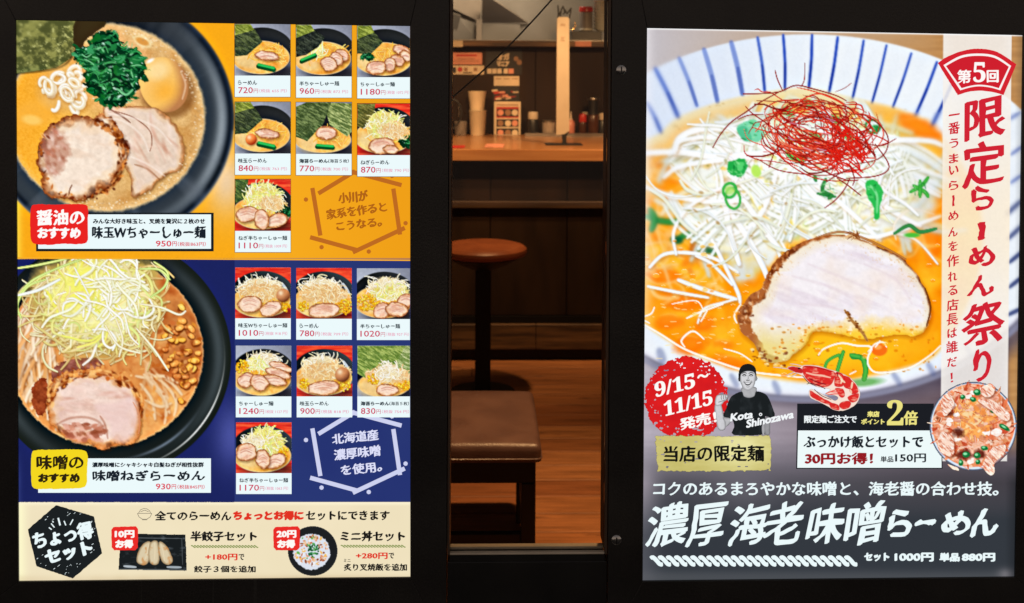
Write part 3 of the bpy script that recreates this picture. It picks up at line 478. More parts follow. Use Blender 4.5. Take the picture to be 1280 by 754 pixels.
    W = [(246, 249, 252), (236, 242, 248), (226, 234, 240), (252, 253, 255), (240, 244, 240)]; WE = [(190, 202, 206), (206, 206, 180), (200, 212, 220), (196, 204, 170)]
    def ang(r, x, y):
        if y > 275 or x < 930: return r.choice((r.uniform(.5, 1.45), r.uniform(.2, .8), r.uniform(2.1, 2.8)))
        return r.choice((r.uniform(-.5, .9), r.uniform(.3, 1.2), r.uniform(1.6, 2.9)))
    U = (150, 132, 84)
    cv.strands(rnd, 110, in_ell(1000, 228, 170, 86, .6), (50, 120), (4.5, 8), [(226, 232, 232), (214, 224, 222), (234, 234, 216), (240, 232, 190)], WE, ang=ang, curv=.9, alpha=.85, under=U)
    cv.C[:] = mixc(cv.C, blur(cv.C, 1.6), np.ones(X.shape) * .8)
    for i in range(70):
        x, y = in_ell(1005, 235, 135, 66)(rnd); cv.ell(x, y, rnd.uniform(2, 7), rnd.uniform(1.5, 4), rnd.uniform(0, 180), rnd.choice([(240, 190, 70), (176, 150, 70), (190, 208, 110), (190, 120, 50), (226, 200, 110)]), soft=2.5, alpha=.75)
    cv.strands(rnd, 44, in_ell(1040, 220, 110, 60, .6), (40, 90), (3.5, 6), [(240, 238, 200), (232, 232, 180), (246, 246, 226)], [(200, 196, 120)], ang=ang, curv=.5, alpha=.85, under=U)
    for x, y, rx, ry in ((950, 215, 80, 50), (1030, 250, 100, 40), (930, 290, 40, 40), (1100, 230, 50, 50)): cv.ell(x, y, rx, ry, 20, (240, 246, 250), soft=40, alpha=.22)
    for i in range(46):
        x, y = in_ell(992, 226, 150, 82, .6)(rnd); a_ = ang(rnd, x, y); cur = rnd.uniform(-.6, .6); l_ = rnd.uniform(50, 120); nb = rnd.randrange(2, 6)
        for j in range(nb):
            off = (j - nb / 2) * rnd.uniform(4, 6.5); aa = a_ + rnd.uniform(-.12, .12) + j * .03; P = []; px, py = x - math.sin(a_) * off - math.cos(aa) * l_ / 2, y + math.cos(a_) * off - math.sin(aa) * l_ / 2; t_ = aa - cur
            for k in range(5): P.append((px, py)); px += math.cos(t_) * l_ / 4; py += math.sin(t_) * l_ / 4; t_ += cur * .5
            w_ = rnd.uniform(3, 6); cv.line([(q_[0] + 1, q_[1] + 2) for q_ in P], w_ * 1.3, (140, 134, 84), sm=2, alpha=.34, soft=w_ * .5)
            cv.line(P, w_, rnd.choice([(246, 250, 253), (238, 245, 250), (250, 252, 255), (240, 244, 238)]), rnd.choice([(208, 220, 230), (214, 222, 214), (200, 214, 226)]), sm=3, alpha=.9, lit=rnd.choice((-1, 1)) * .9, taper=.25)
            if j % 2: cv.line([(q_[0] - .5, q_[1] - w_ * .15) for q_ in P[1:4]], w_ * .25, (255, 255, 255), sm=2, alpha=.8)
    for i in range(26):
        x, y = in_ell(1010, 240, 130, 60)(rnd); cv.ell(x, y, rnd.uniform(2, 7), rnd.uniform(1, 2.6), rnd.uniform(0, 90), rnd.choice([(236, 206, 90), (214, 206, 110), (236, 190, 80)]), soft=2, alpha=.7)
    up_ = np.clip((np.sqrt(((X - 1010) / 212) ** 2 + ((Y - 290) / 168) ** 2) - 1) * 22, 0, 1) * (Y < 230); cv.C[:] = mixc(cv.C, rimC, up_)
    for p, w in ([[(800, 192), (850, 190), (900, 196), (960, 190)], 8], [[(843, 190), (850, 172), (880, 160), (930, 163)], 8], [[(845, 188), (852, 176), (890, 172), (912, 190)], 5], [[(802, 232), (840, 245), (890, 252), (930, 250)], 6], [[(830, 222), (850, 208), (900, 200), (950, 196)], 6], [[(862, 206), (868, 222), (884, 236), (905, 238)], 3],
                 [[(812, 334), (830, 318), (860, 316), (890, 322), (922, 340)], 4.5], [[(845, 318), (842, 290), (860, 260), (900, 235)], 4], [[(890, 300), (905, 330), (922, 365), (925, 378)], 5], [[(870, 320), (890, 330), (915, 356)], 4], [[(848, 350), (880, 362), (920, 374)], 5.5], [[(872, 404), (880, 386), (905, 378), (920, 374)], 3],
                 [[(810, 358), (850, 366), (885, 372)], 4], [[(900, 250), (930, 290), (952, 330), (960, 350)], 7], [[(905, 240), (912, 290), (924, 330)], 7], [[(930, 250), (965, 300), (975, 312)], 7], [[(992, 214), (1030, 238), (1060, 262), (1100, 300)], 6], [[(1050, 190), (1110, 176), (1160, 176), (1178, 182)], 7], [[(970, 218), (955, 260), (930, 300)], 6],
                 [[(1095, 300), (1115, 292), (1145, 300), (1172, 330)], 3], [[(1060, 290), (1092, 296), (1130, 286), (1176, 270)], 5], [[(1010, 200), (1060, 215), (1110, 260), (1150, 282)], 6]):
        cv.line([(a_ + 1.5, b_ + 2.5) for a_, b_ in p], w * 1.3, (170, 120, 60), alpha=.28, soft=w * .5); cv.line(p, w, (248, 250, 254), (200, 210, 222), lit=.7, taper=.25); cv.line([(a_ - .4, b_ - w * .15) for a_, b_ in p], w * .3, (255, 255, 255), alpha=.9)
    cv.line([(1120, 300), (1118, 280), (1138, 262), (1168, 268)], 2.4, (250, 240, 230), (220, 190, 160))
    bl = blur(cv.C, 2.2); far = np.clip((880 - X) / 60, 0, .85) * np.clip((300 - Y) / 60, 0, 1) + np.clip((165 - Y) / 25, 0, .6) * np.clip((Y - 128) / 16, 0, 1) + np.clip((X - 1110) / 50, 0, .75) * (Y > 140) * np.clip((330 - Y) / 60, 0, 1)
    R_ = (Y > 150) * np.clip(1.25 - np.hypot((X - 985) / 165, (Y - 232) / 86), 0, 1); cv.C[:] = np.clip(cv.C * (1 + .09 * np.clip(R_ * 3, 0, 1))[..., None], 0, 1); cv.C[:] = mixc(cv.C, bl, np.clip(far, 0, .9)); cv.C[:] = mixc(cv.C, blur(cv.C, .8), np.ones(X.shape) * .6)
    cv.strands(rnd, 60, in_ell(985, 228, 158, 84, .6), (30, 90), (2.0, 4.4), [(254, 255, 255), (248, 251, 253), (244, 246, 226)], [(204, 216, 222)], ang=ang, curv=.7, alpha=.92, under=(150, 140, 90))
    for i in range(40):
        x, y = in_ell(975, 250, 130, 60)(rnd); cv.ell(x, y, rnd.uniform(1, 4), rnd.uniform(.8, 2), rnd.uniform(0, 90), rnd.choice([(170, 120, 50), (206, 170, 80), (150, 150, 90)]), soft=1.4, alpha=.55)
    # spring onion pieces
    def ring(x, y, rx, ry, a, w, c=(74, 196, 84), e=(28, 140, 60)):
        t = math.radians(a); P = [(x + rx * math.cos(b) * math.cos(t) - ry * math.sin(b) * math.sin(t), y + rx * math.cos(b) * math.sin(t) + ry * math.sin(b) * math.cos(t)) for b in [k * math.pi / 5 for k in range(11)]]
        cv.line(P, w, c, e, taper=0); 
    cv.poly([(921, 160), (936, 150), (948, 152), (956, 166), (950, 176), (932, 176)], (130, 214, 174), rough=1.5); cv.poly([(921, 162), (932, 158), (940, 174), (930, 176)], (96, 196, 150)); cv.line([(946, 160), (956, 162), (962, 170)], 4, (190, 236, 208))
    cv.poly([(912, 202), (930, 199), (934, 208), (926, 222), (914, 218), (909, 212)], (50, 176, 84), rough=2, rs=3); cv.poly([(918, 204), (930, 203), (926, 214)], (96, 210, 120), rough=1)
    ring(912, 238, 8, 9, 20, 3.4); ring(916, 248, 9, 13, -12, 3, (90, 196, 90)); cv.ell(912, 238, 6, 6, 0, (176, 230, 120), soft=3, alpha=.8)
    cv.line([(984, 190), (996, 199), (1004, 198)], 9, (84, 206, 96), (40, 170, 70)); cv.ell(945, 214, 6, 8, -20, (186, 234, 96), soft=2, alpha=.9)
    cv.line([(985, 174), (992, 176)], 8, (140, 200, 60)); ring(1091, 158, 9, 8, 20, 3, (74, 150, 70), (40, 100, 50)); cv.ell(1094, 160, 5, 4, 0, (70, 150, 80), soft=1.5)
    cv.poly([(1083, 226), (1096, 227), (1104, 240), (1100, 256), (1099, 272), (1093, 272), (1092, 258), (1084, 244)], (56, 190, 90), rough=1.5); cv.line([(1088, 232), (1096, 244), (1096, 266)], 3, (130, 224, 150))
    for p in ([(1138, 240), (1152, 232), (1160, 222)], [(1142, 232), (1156, 240), (1160, 246)], [(1150, 226), (1150, 246)]): cv.line(p, 5, (88, 190, 76), (40, 140, 60))
    for p, w in ([[(1032, 224), (1028, 238), (1040, 244)], 5], [[(1022, 242), (1044, 246)], 4], [[(1018, 220), (1020, 226)], 5], [[(1036, 248), (1040, 244)], 6], [[(1118, 292), (1136, 282), (1150, 290), (1170, 286)], 5]): cv.line(p, w, (70, 150, 80), (40, 110, 60))
    cv.ell(1140, 294, 10, 3, 0, (90, 190, 70), soft=1.5)
    for x, y in ((1012, 130), (985, 140), (1060, 170), (1020, 172), (1045, 150)): cv.ell(x, y, 9, 5, 30, (96, 160, 80), soft=2, alpha=.85)
    for gx, gy, gr in ((921, 211, 10), (938, 164, 13), (1093, 240, 9), (1150, 236, 10), (1034, 238, 9), (1094, 158, 6)):
        for i in range(14):
            x, y = in_ell(gx, gy, gr, gr)(rnd); l_ = rnd.uniform(2, 7); a_ = rnd.uniform(-.5, 1.6); cv.line([(x - l_ * math.cos(a_) * .5, y - l_ * math.sin(a_) * .5), (x + l_ * math.cos(a_) * .5, y + l_ * math.sin(a_) * .5)], rnd.uniform(.7, 1.8), rnd.choice([(40, 150, 70), (120, 214, 130), (20, 110, 50), (170, 236, 170)]), sm=0, alpha=.65)
    cv.C[:] = mixc(cv.C, blur(cv.C, .7), np.ones(X.shape) * (Y < 310) * .8)
    # chashu
    P = R3([(380, 485), (392, 450), (430, 400), (468, 378), (505, 300), (552, 250), (610, 215), (680, 190), (752, 184)]) + [(1062, 296), (1089, 304), (1127, 323), (1151, 351), (1163, 382), (1159, 409), (1144, 420), (1120, 418), (1085, 424), (1060, 420), (1020, 414), (1008, 430), (997, 440), (978, 452), (956, 451), (942, 430), (928, 416)]
    def pork(X, Y, d):
        a = .35; U = X * math.cos(a) + Y * math.sin(a); V = -X * math.sin(a) + Y * math.cos(a)
        n = noise(U, V, 60, 10, 5, 4); n2 = noise(X, Y, 5, seed=6); n3 = noise(X, Y, 12, seed=7)
        c = mixc(c3((246, 240, 244)) + np.zeros(X.shape + (3,)), c3((228, 214, 226)), np.clip((n - .48) * 3, 0, 1) * .7)
        c = mixc(c, c3((244, 226, 214)), np.clip((noise(X, Y, 34, seed=88) - .5) * 3, 0, 1) * .6)
        c = c + (n2[..., None] - .5) * .05
        left = np.clip((985 - X) / 50, 0, 1); w = 3 + 15 * left * (Y > 330) + 6 * np.clip((1060 - X) / 80, 0, 1) * (Y < 340)
        c = mixc(c, c3((240, 220, 176)), np.clip(1 - d / (w * 2.8 + 3), 0, 1) * .85); c = mixc(c, c3((226, 178, 120)), np.clip((noise(X, Y, 3, seed=99, octs=2) - .66) * 6, 0, 1) * np.clip(1 - d / 26, 0, 1) * .7)
        cr = mixc(c3((178, 106, 56)) + np.zeros(X.shape + (3,)), c3((120, 60, 28)), np.clip((n3 - .5) * 4, 0, 1))
        cr = mixc(cr, c3((226, 160, 104)), np.clip((n2 - .55) * 4, 0, 1) * .7)
        c = mixc(c, cr, np.clip((w * (.5 + n3) - d) / 3, 0, 1))
        c = mixc(c, c3((255, 206, 60)), np.clip((Y - 392 + 14 * (n3 - .5) - 14 * np.abs(X - 1090) / 90) / 22, 0, 1) * np.clip((X - 985) / 30, 0, 1) * .95)
        c = mixc(c, c3((255, 250, 240)), np.clip((n2 - .66) * 8, 0, 1) * np.clip((Y - 395) / 20, 0, 1) * .7)
        c = mixc(c, c3((236, 214, 120)), np.clip((Y - 402) / 30, 0, 1) * np.clip((1010 - X) / 20, 0, 1) * np.clip((X - 940) / 14, 0, 1) * .75)
        return c
    cv.poly([(x + 1, y + 3) for x, y in P], (150, 70, 10), soft=8, alpha=.5)
    cv.poly(P, pork, rough=1.6, rs=7)
    for p in ([(990, 345), (1040, 360), (1075, 380)], [(1010, 330), (1060, 350), (1110, 372)], [(1000, 380), (1040, 384), (1060, 392)], [(1080, 330), (1120, 350), (1140, 380)]): cv.line(p, 3.5, (226, 208, 216), alpha=.3, soft=2.5)
    cv.line([(1056, 388), (1066, 402), (1078, 416), (1084, 426)], 4, (150, 96, 50), (216, 170, 100), alpha=.8)
    for i in range(34):
        x = rnd.uniform(1056, 1084); y = 390 + (x - 1056) * 1.2 + rnd.uniform(-5, 5); cv.ell(x, y, rnd.uniform(.8, 2), rnd.uniform(.6, 1.4), 0, rnd.choice([(120, 60, 20), (196, 140, 70)]), soft=1, alpha=.8)
    for i in range(110):
        x, y = rnd.uniform(960, 1170), rnd.uniform(405, 466)
        cv.ell(x, y, rnd.uniform(.7, 2.6), rnd.uniform(.6, 1.8), 0, rnd.choice([(226, 120, 10), (240, 140, 16), (200, 120, 20)]), soft=1, alpha=.6)
    for i in range(50):
        a = rnd.uniform(0, 1); x = 928 + 60 * a + rnd.uniform(-4, 6); y = 400 - 90 * a + rnd.uniform(-6, 8); cv.ell(x, y, rnd.uniform(.8, 3), rnd.uniform(.6, 1.8), rnd.uniform(0, 180), rnd.choice([(110, 50, 24), (226, 160, 100), (150, 80, 40), (250, 220, 180)]), soft=1, alpha=.6)
    for i in range(40): cv.ell(rnd.uniform(940, 985), rnd.uniform(435, 458), rnd.uniform(1, 3), rnd.uniform(.8, 2), 0, rnd.choice([(150, 70, 20), (236, 180, 90), (250, 236, 180), (120, 50, 20)]), soft=1, alpha=.7)
    cv.line([(1020, 297), (1054, 290), (1096, 305), (1132, 324)], 3, (190, 130, 80), (120, 70, 40), alpha=.8)
    cv.line([(1156, 360), (1163, 384), (1158, 408)], 2.4, (120, 66, 26), alpha=.9)
    for i in range(24): cv.line([(rnd.uniform(1055, 1075), rnd.uniform(288, 296)), (rnd.uniform(1055, 1078), rnd.uniform(294, 300))], 1.2, rnd.choice([(150, 90, 50), (230, 190, 140)]), sm=0)
    # curls of onion in the soup and white reflections
    for p, w in ([[(1030, 466), (1034, 452), (1048, 444), (1050, 448)], 4], [[(1046, 466), (1050, 452), (1054, 440)], 5], [[(1066, 446), (1078, 448), (1082, 462), (1080, 474)], 7], [[(1064, 444), (1074, 446)], 6]): cv.line(p, w, (96, 186, 70), (40, 134, 50), taper=.1)
    cv.ell(1080, 478, 22, 5, -5, (96, 170, 80), soft=4, alpha=.8)
    cv.ell(1099, 437, 10, 8, 0, (246, 120, 30), soft=2); cv.ell(1097, 434, 5, 3, 0, (255, 170, 80), soft=2)
    for p, w in ([[(802, 404), (826, 418), (855, 436), (893, 451), (935, 464), (983, 470), (1020, 473)], 2.6], [[(1023, 444), (1030, 436), (1051, 429), (1070, 432), (1089, 434), (1085, 446), (1086, 458), (1098, 466), (1134, 461), (1160, 446), (1176, 432)], 2.4], [[(1085, 440), (1094, 430), (1104, 428), (1108, 434)], 2], [[(856, 434), (852, 425), (866, 414), (880, 424)], 2.4], [[(804, 396), (814, 392), (818, 384)], 2], [[(812, 404), (800, 398)], 2],
                 [[(858, 398), (876, 390), (904, 380)], 2.4], [[(876, 402), (884, 388)], 2], [[(1094, 434), (1100, 426)], 2], [[(921, 404), (918, 394), (926, 380)], 2.2], [[(1062, 468), (1070, 464)], 1.6], [[(840, 380), (870, 376), (880, 390)], 1.6], [[(905, 436), (925, 442), (940, 452)], 1.8]):
        cv.line(p, w, (255, 250, 240), alpha=.92)
    for i in range(60):
        x, y = rnd.uniform(810, 930), rnd.uniform(330, 450); cv.line([(x, y), (x + rnd.uniform(2, 8), y + rnd.uniform(-1, 2))], rnd.uniform(.8, 1.6), (255, 232, 170), sm=0, alpha=.6)
    for i in range(160):      # fat droplets shining on the soup
        x, y = rnd.uniform(806, 1172), rnd.uniform(300, 472)
        if ((x - 1010) / 208) ** 2 + ((y - 290) / 182) ** 2 > 1 or (940 < x < 1160 and y < 425): continue
        r_ = rnd.uniform(1, 4.5); cv.ell(x, y, r_, r_ * .6, 0, rnd.choice([(255, 186, 50), (250, 140, 20), (255, 206, 90)]), soft=1, alpha=.55); cv.line([(x - r_ * .8, y - r_ * .4), (x, y - r_ * .65), (x + r_ * .7, y - r_ * .4)], .8, (255, 240, 200), alpha=.7)
    # chilli threads
    cols = [(196, 34, 22), (226, 60, 34), (160, 26, 20), (240, 92, 60), (120, 24, 22), (212, 44, 30)]
    cols = [(206, 38, 26), (232, 66, 40), (164, 28, 22), (240, 96, 66), (130, 24, 22), (220, 48, 32), (226, 60, 36)]
    for i in range(175):
        hx, hy = 1016 + rnd.gauss(0, 14), 166 + rnd.gauss(0, 9); rx, ry = rnd.uniform(22, 82), rnd.uniform(8, 40); tl = .24 + rnd.gauss(0, .3); t0 = rnd.choice((rnd.uniform(3.0, 6.4), rnd.uniform(0, 6.28), rnd.uniform(.2, 1.6))); sp = rnd.uniform(.7, 2.2)
        P = []
        for k in range(6):
            t_ = t0 + sp * k / 5; ux, uy = rx * math.cos(t_) + rnd.uniform(-2, 2), ry * math.sin(t_) + rnd.uniform(-2, 2); P.append((min(max(hx + ux * math.cos(tl) - uy * math.sin(tl), 930), 1116), min(max(hy + ux * math.sin(tl) + uy * math.cos(tl), 108), 226)))
        cv.line(P, rnd.uniform(1.0, 2.0), cols[rnd.randrange(7)], (120, 18, 16), sm=3, taper=.5, alpha=.93, lit=.7)
    for i in range(70):
        x, y = in_ell(1056, 186, 26, 30)(rnd); a = rnd.uniform(0, 3.1); l = rnd.uniform(10, 30)
        cv.line([(x - l / 2 * math.cos(a), y - l / 2 * math.sin(a)), (x + 2, y + 1), (x + l / 2 * math.cos(a), y + l / 2 * math.sin(a))], rnd.uniform(1, 2), (232, 42, 28), (170, 24, 18))
    Q = tf(900, 90, 4.436)
    for p, w in ([[(-40, 420), (0, 350), (60, 280), (140, 225), (220, 170), (330, 110)], 1.7], [[(128, 122), (230, 120), (330, 110), (420, 75), (520, 95), (640, 130), (700, 160)], 1.6], [[(100, 262), (160, 240), (240, 235)], 1.5], [[(150, 465), (230, 468), (300, 450), (350, 420)], 2.2], [[(230, 340), (250, 400), (300, 440)], 1.6], [[(335, 400), (300, 450), (272, 530)], 1.4], [[(345, 100), (318, 40), (305, -10)], 1.4], [[(450, 80), (468, 40), (470, -50)], 1.2], [[(730, 235), (800, 240), (880, 290), (930, 360), (920, 440), (860, 490), (740, 510)], 1.5], [[(860, 400), (930, 500), (925, 550), (850, 580), (700, 590)], 1.6], [[(720, 590), (690, 650), (640, 710), (580, 754)], 1.6], [[(650, 590), (710, 630), (780, 685)], 1.5], [[(820, 400), (900, 408), (975, 370)], 1.3], [[(640, 110), (690, 90), (730, 60)], .8], [[(590, 610), (660, 565), (720, 540)], 1.6], [[(760, 380), (830, 430), (860, 470), (850, 440)], 2], [[(720, 520), (745, 590), (735, 630)], 1.5]):
        cv.line(Q(p), w, (150, 30, 26), taper=.3)
    for i in range(12):
        x, y = in_ell(1020, 165, 45, 25)(rnd); cv.line([(x, y), (x + rnd.uniform(4, 12), y + rnd.uniform(1, 5))], 1.2, (226, 170, 200), sm=0, alpha=.7)
    # vertical paper band
    R = cv.reg(1174, 33, 1266, 580); Xb, Yb = X[R], Y[R]
    xl = 1179 - (Yb - 44) * .0065; xr = 1264.5 - (Yb - 44) * .011
    m = np.clip(np.minimum(Xb - xl, xr - Xb) + .5, 0, 1) * np.clip(577 - Yb, 0, 1)
    bc = mixc(c3((246, 242, 238)) + np.zeros(Xb.shape + (3,)), c3((250, 236, 214)), np.exp(-((Yb - 280) / 110) ** 2))
    cv.put(R, m, bc, .87)
    # light box: brighter along the tube side, edges
    cv.C[:] = mixc(cv.C, c3((250, 246, 250)), np.exp(-((X - 805) / 10) ** 2) * .55 * np.clip((520 - Y) / 200, .15, 1))
    cv.C[:] = mixc(cv.C, c3((255, 255, 255)), np.exp(-((Y - (35.5 + (X - 808) * .0188)) / 1.3) ** 2) * .9)
    finish(cv, .18, 7, .012, 0, 9, 1.04)
    cv.C[:] = mixc(cv.C, low_tone(X, Y), np.clip((Y - 572) / 32, 0, 1) ** 1.3)
    cv.C[:] = np.clip(cv.C, 0, 1) * (1 - .25 * np.clip((X - 1268) / 12, 0, 1))[..., None]
    return cv

def low_tone(X, Y):
    t = np.clip((Y - 590) / 60, 0, 1)
    c = mixc(c3((92, 88, 96)) + np.zeros(X.shape + (3,)), c3((52, 57, 64)), t)
    c = mixc(c, c3((64, 60, 66)), np.clip((X - 1000) / 200, 0, 1) * (1 - t))
    c = mixc(c, c3((188, 178, 190)), np.exp(-((X - 800) / 22) ** 2) * np.clip((700 - Y) / 120, .25, 1) * .85)  # backlight glow painted into the left edge
    c = mixc(c, c3((120, 116, 126)), np.exp(-(((X - 930) / 40) ** 2 + ((Y - 600) / 40) ** 2)) * .5)
    c = mixc(c, c3((96, 98, 102)), np.exp(-((Y - 722) / 9) ** 2) * .5)  # paler backlight glow painted along the bottom edge
    c = mixc(c, c3((128, 124, 130)), np.exp(-(((X - 1258) / 10) ** 2 + ((Y - 718) / 7) ** 2)) * .8)
    return mixc(c, c3((30, 32, 36)), np.clip((X - 1256) / 20, 0, 1) * .8)
def sheet_right():
    cv = Canvas(800, 33, 1280, 728, .34, (60, 64, 72)); cv.C[:] = low_tone(cv.X, cv.Y)
    return cv
def sheet_left():
    cv = Canvas(17, 22, 515, 728, .34); X, Y = cv.X, cv.Y
    o = mixc(c3((250, 176, 34)) + np.zeros(cv.C.shape), c3((240, 160, 24)), np.clip((X - 300) / 200, 0, 1))
    b = mixc(c3((36, 48, 112)) + np.zeros(cv.C.shape), c3((44, 60, 120)), noise(X, Y, 90, seed=3))
    cv.C[:] = np.where((Y < 322.5)[..., None], o, b)
    return cv
def sheet_cream():
    cv = Canvas(20, 627.5, 515, 728, .6); X, Y = cv.X, cv.Y
    c = mixc(c3((244, 230, 196)) + np.zeros(cv.C.shape), c3((236, 222, 186)), noise(X, Y, 60, seed=3))
    c = mixc(c, c3((255, 250, 205)), np.exp(-((X - 24) / 9) ** 2) * .9)
    c = mixc(c, c3((206, 182, 140)), np.exp(-((Y - 724) / 5) ** 2) * noise(X, Y, 60, seed=9) * .8)
    cv.C[:] = mixc(c, c3((255, 246, 214)), np.exp(-((Y - 629) / 2) ** 2) * .8)
    return cv
def cutout(x0, y0, x1, y1, res):
    cv = Canvas(x0, y0, x1, y1, res); cv.A[:] = 0; cv.cut = True
    return cv
def art_sale_badge():
    cv = cutout(802, 440, 914, 556, 1.6); rnd = random.Random(5)
    cv.ell(858, 498, 51.5, 52.5, 0, lambda X, Y, d, u, v: mixc(c3((232, 34, 34)) + np.zeros(X.shape + (3,)), c3((206, 26, 32)), noise(X, Y, 16, seed=2)), soft=.6, rough=3.2, rs=3.5)
    X, Y = cv.X, cv.Y; q = np.hypot(X - 858, Y - 498)
    holes = (noise(X, Y, 4, 2.2, 12, 2) > .72) & (q > 38)
    cv.A[holes] = 0
    return cv
def art_gold():
    cv = cutout(816, 541, 968, 593, 1.6)
    cv.poly([(819, 545), (830, 544), (890, 545), (962, 544), (964, 560), (963, 588), (900, 589), (822, 589), (820, 570)], lambda X, Y, d: mixc(c3((196, 184, 104)) + np.zeros(X.shape + (3,)), c3((232, 226, 160)), .9 * np.exp(-(((X - 925) / 36) ** 2 + ((Y - 560) / 24) ** 2)) + .4 * noise(X, Y, 14, 3, 4)), sm=0, rough=1.6, rs=4)
    cv.A[(noise(cv.X, cv.Y, 9, 1.6, 12, 2) > .84)] = 0
    return cv
def art_person():
    cv = cutout(892, 450, 972, 545.5, 2.4); T = tf(880, 440, 6.858)
    g = lambda v: (v, v, int(v * 1.02) if v < 250 else 255)
    def skin(seed, cx=None, base=206, k=60):
        def f(X, Y, d):
            c = g(base); sh = np.clip(1 - d / 2.2, 0, 1) * .55
            return mixc(c3(c) + np.zeros(X.shape + (3,)), c3(g(96)), sh) + (noise(X, Y, 3, seed=seed)[..., None] - .5) * .08
        return f
    # raised forearm and fist
    cv.poly(T([(100, 440), (142, 440), (168, 540), (186, 620), (176, 662), (140, 672), (112, 640), (98, 560), (88, 480)]), skin(2))
    cv.poly(T([(160, 560), (200, 560), (240, 575), (230, 600), (186, 640), (176, 600)]), skin(3, base=190))
    cv.poly(T([(96, 400), (108, 372), (136, 362), (196, 364), (204, 388), (196, 410), (172, 424), (150, 450), (110, 462), (92, 440)]), skin(4, base=222))
    for p in ([(150, 372), (146, 392), (152, 408)], [(168, 370), (164, 390), (170, 406)], [(186, 370), (182, 388), (188, 402)], [(122, 430), (150, 420), (176, 412)], [(190, 388), (198, 398), (184, 410)]): cv.line(T(p), .9, g(96), alpha=.8)
    # neck, shirt
    cv.poly(T([(330, 300), (440, 300), (448, 350), (420, 392), (340, 390), (318, 350)]), skin(6, base=176))
    cv.poly(T([(322, 338), (340, 378), (386, 392), (430, 376), (448, 336), (520, 356), (556, 400), (584, 470), (606, 545), (560, 560), (522, 552), (520, 640), (520, 704), (252, 710), (258, 640), (250, 600), (232, 566), (164, 548), (190, 480), (214, 410), (248, 368)]), lambda X, Y, d: mixc(c3((28, 32, 34)) + np.zeros(X.shape + (3,)), c3((62, 68, 72)), np.clip((noise(X, Y, 7, 12, 5) - .5) * 2.4, 0, 1) * .6), sm=3)
    cv.poly(T([(524, 560), (560, 562), (566, 640), (560, 706), (524, 706), (510, 640)]), skin(8, base=150))
    cv.poly(T([(494, 640), (512, 600), (516, 700), (500, 706)]), g(170))
    # head
    cv.poly(T([(304, 190), (318, 160), (372, 148), (426, 158), (444, 196), (440, 244), (428, 290), (404, 318), (372, 330), (340, 316), (320, 282), (306, 240)]), lambda X, Y, d: mixc(c3(g(214)) + np.zeros(X.shape + (3,)), c3(g(110)), np.clip(1 - d / 2.6, 0, 1) * .6 + np.clip((X - 940) / 9, 0, 1) * .3))
    cv.ell(*T([(302, 232)])[0], 1.6, 3, 0, g(170)); cv.ell(*T([(446, 226)])[0], 1.4, 2.8, 0, g(140))
    for ex in (344, 402):
        cv.line(T([(ex - 20, 184), (ex, 174), (ex + 20, 182)]), 1.0, g(70)); cv.line(T([(ex - 15, 200), (ex, 193), (ex + 15, 200)]), 1.3, g(40)); cv.line(T([(ex - 12, 206), (ex, 208), (ex + 12, 206)]), .6, g(150))
    cv.line(T([(376, 200), (378, 226), (368, 236)]), .9, g(150)); cv.line(T([(360, 240), (374, 245), (390, 239)]), 1.1, g(104))
    cv.line(T([(344, 246), (334, 262)]), .8, g(150), sm=0); cv.line(T([(404, 244), (414, 260)]), .8, g(150), sm=0)
    cv.poly(T([(344, 256), (374, 262), (406, 254), (396, 276), (374, 286), (354, 278)]), g(60)); cv.poly(T([(350, 260), (374, 264), (400, 258), (390, 270), (374, 275), (358, 271)]), g(245))
    cv.line(T([(362, 296), (376, 300), (390, 294)]), .8, g(150))
    cv.poly(T([(298, 244), (294, 200), (302, 150), (330, 112), (380, 100), (424, 116), (444, 152), (446, 215), (438, 190), (420, 168), (372, 162), (330, 174), (312, 200), (308, 250)]), (26, 28, 30), sm=4)
    return cv
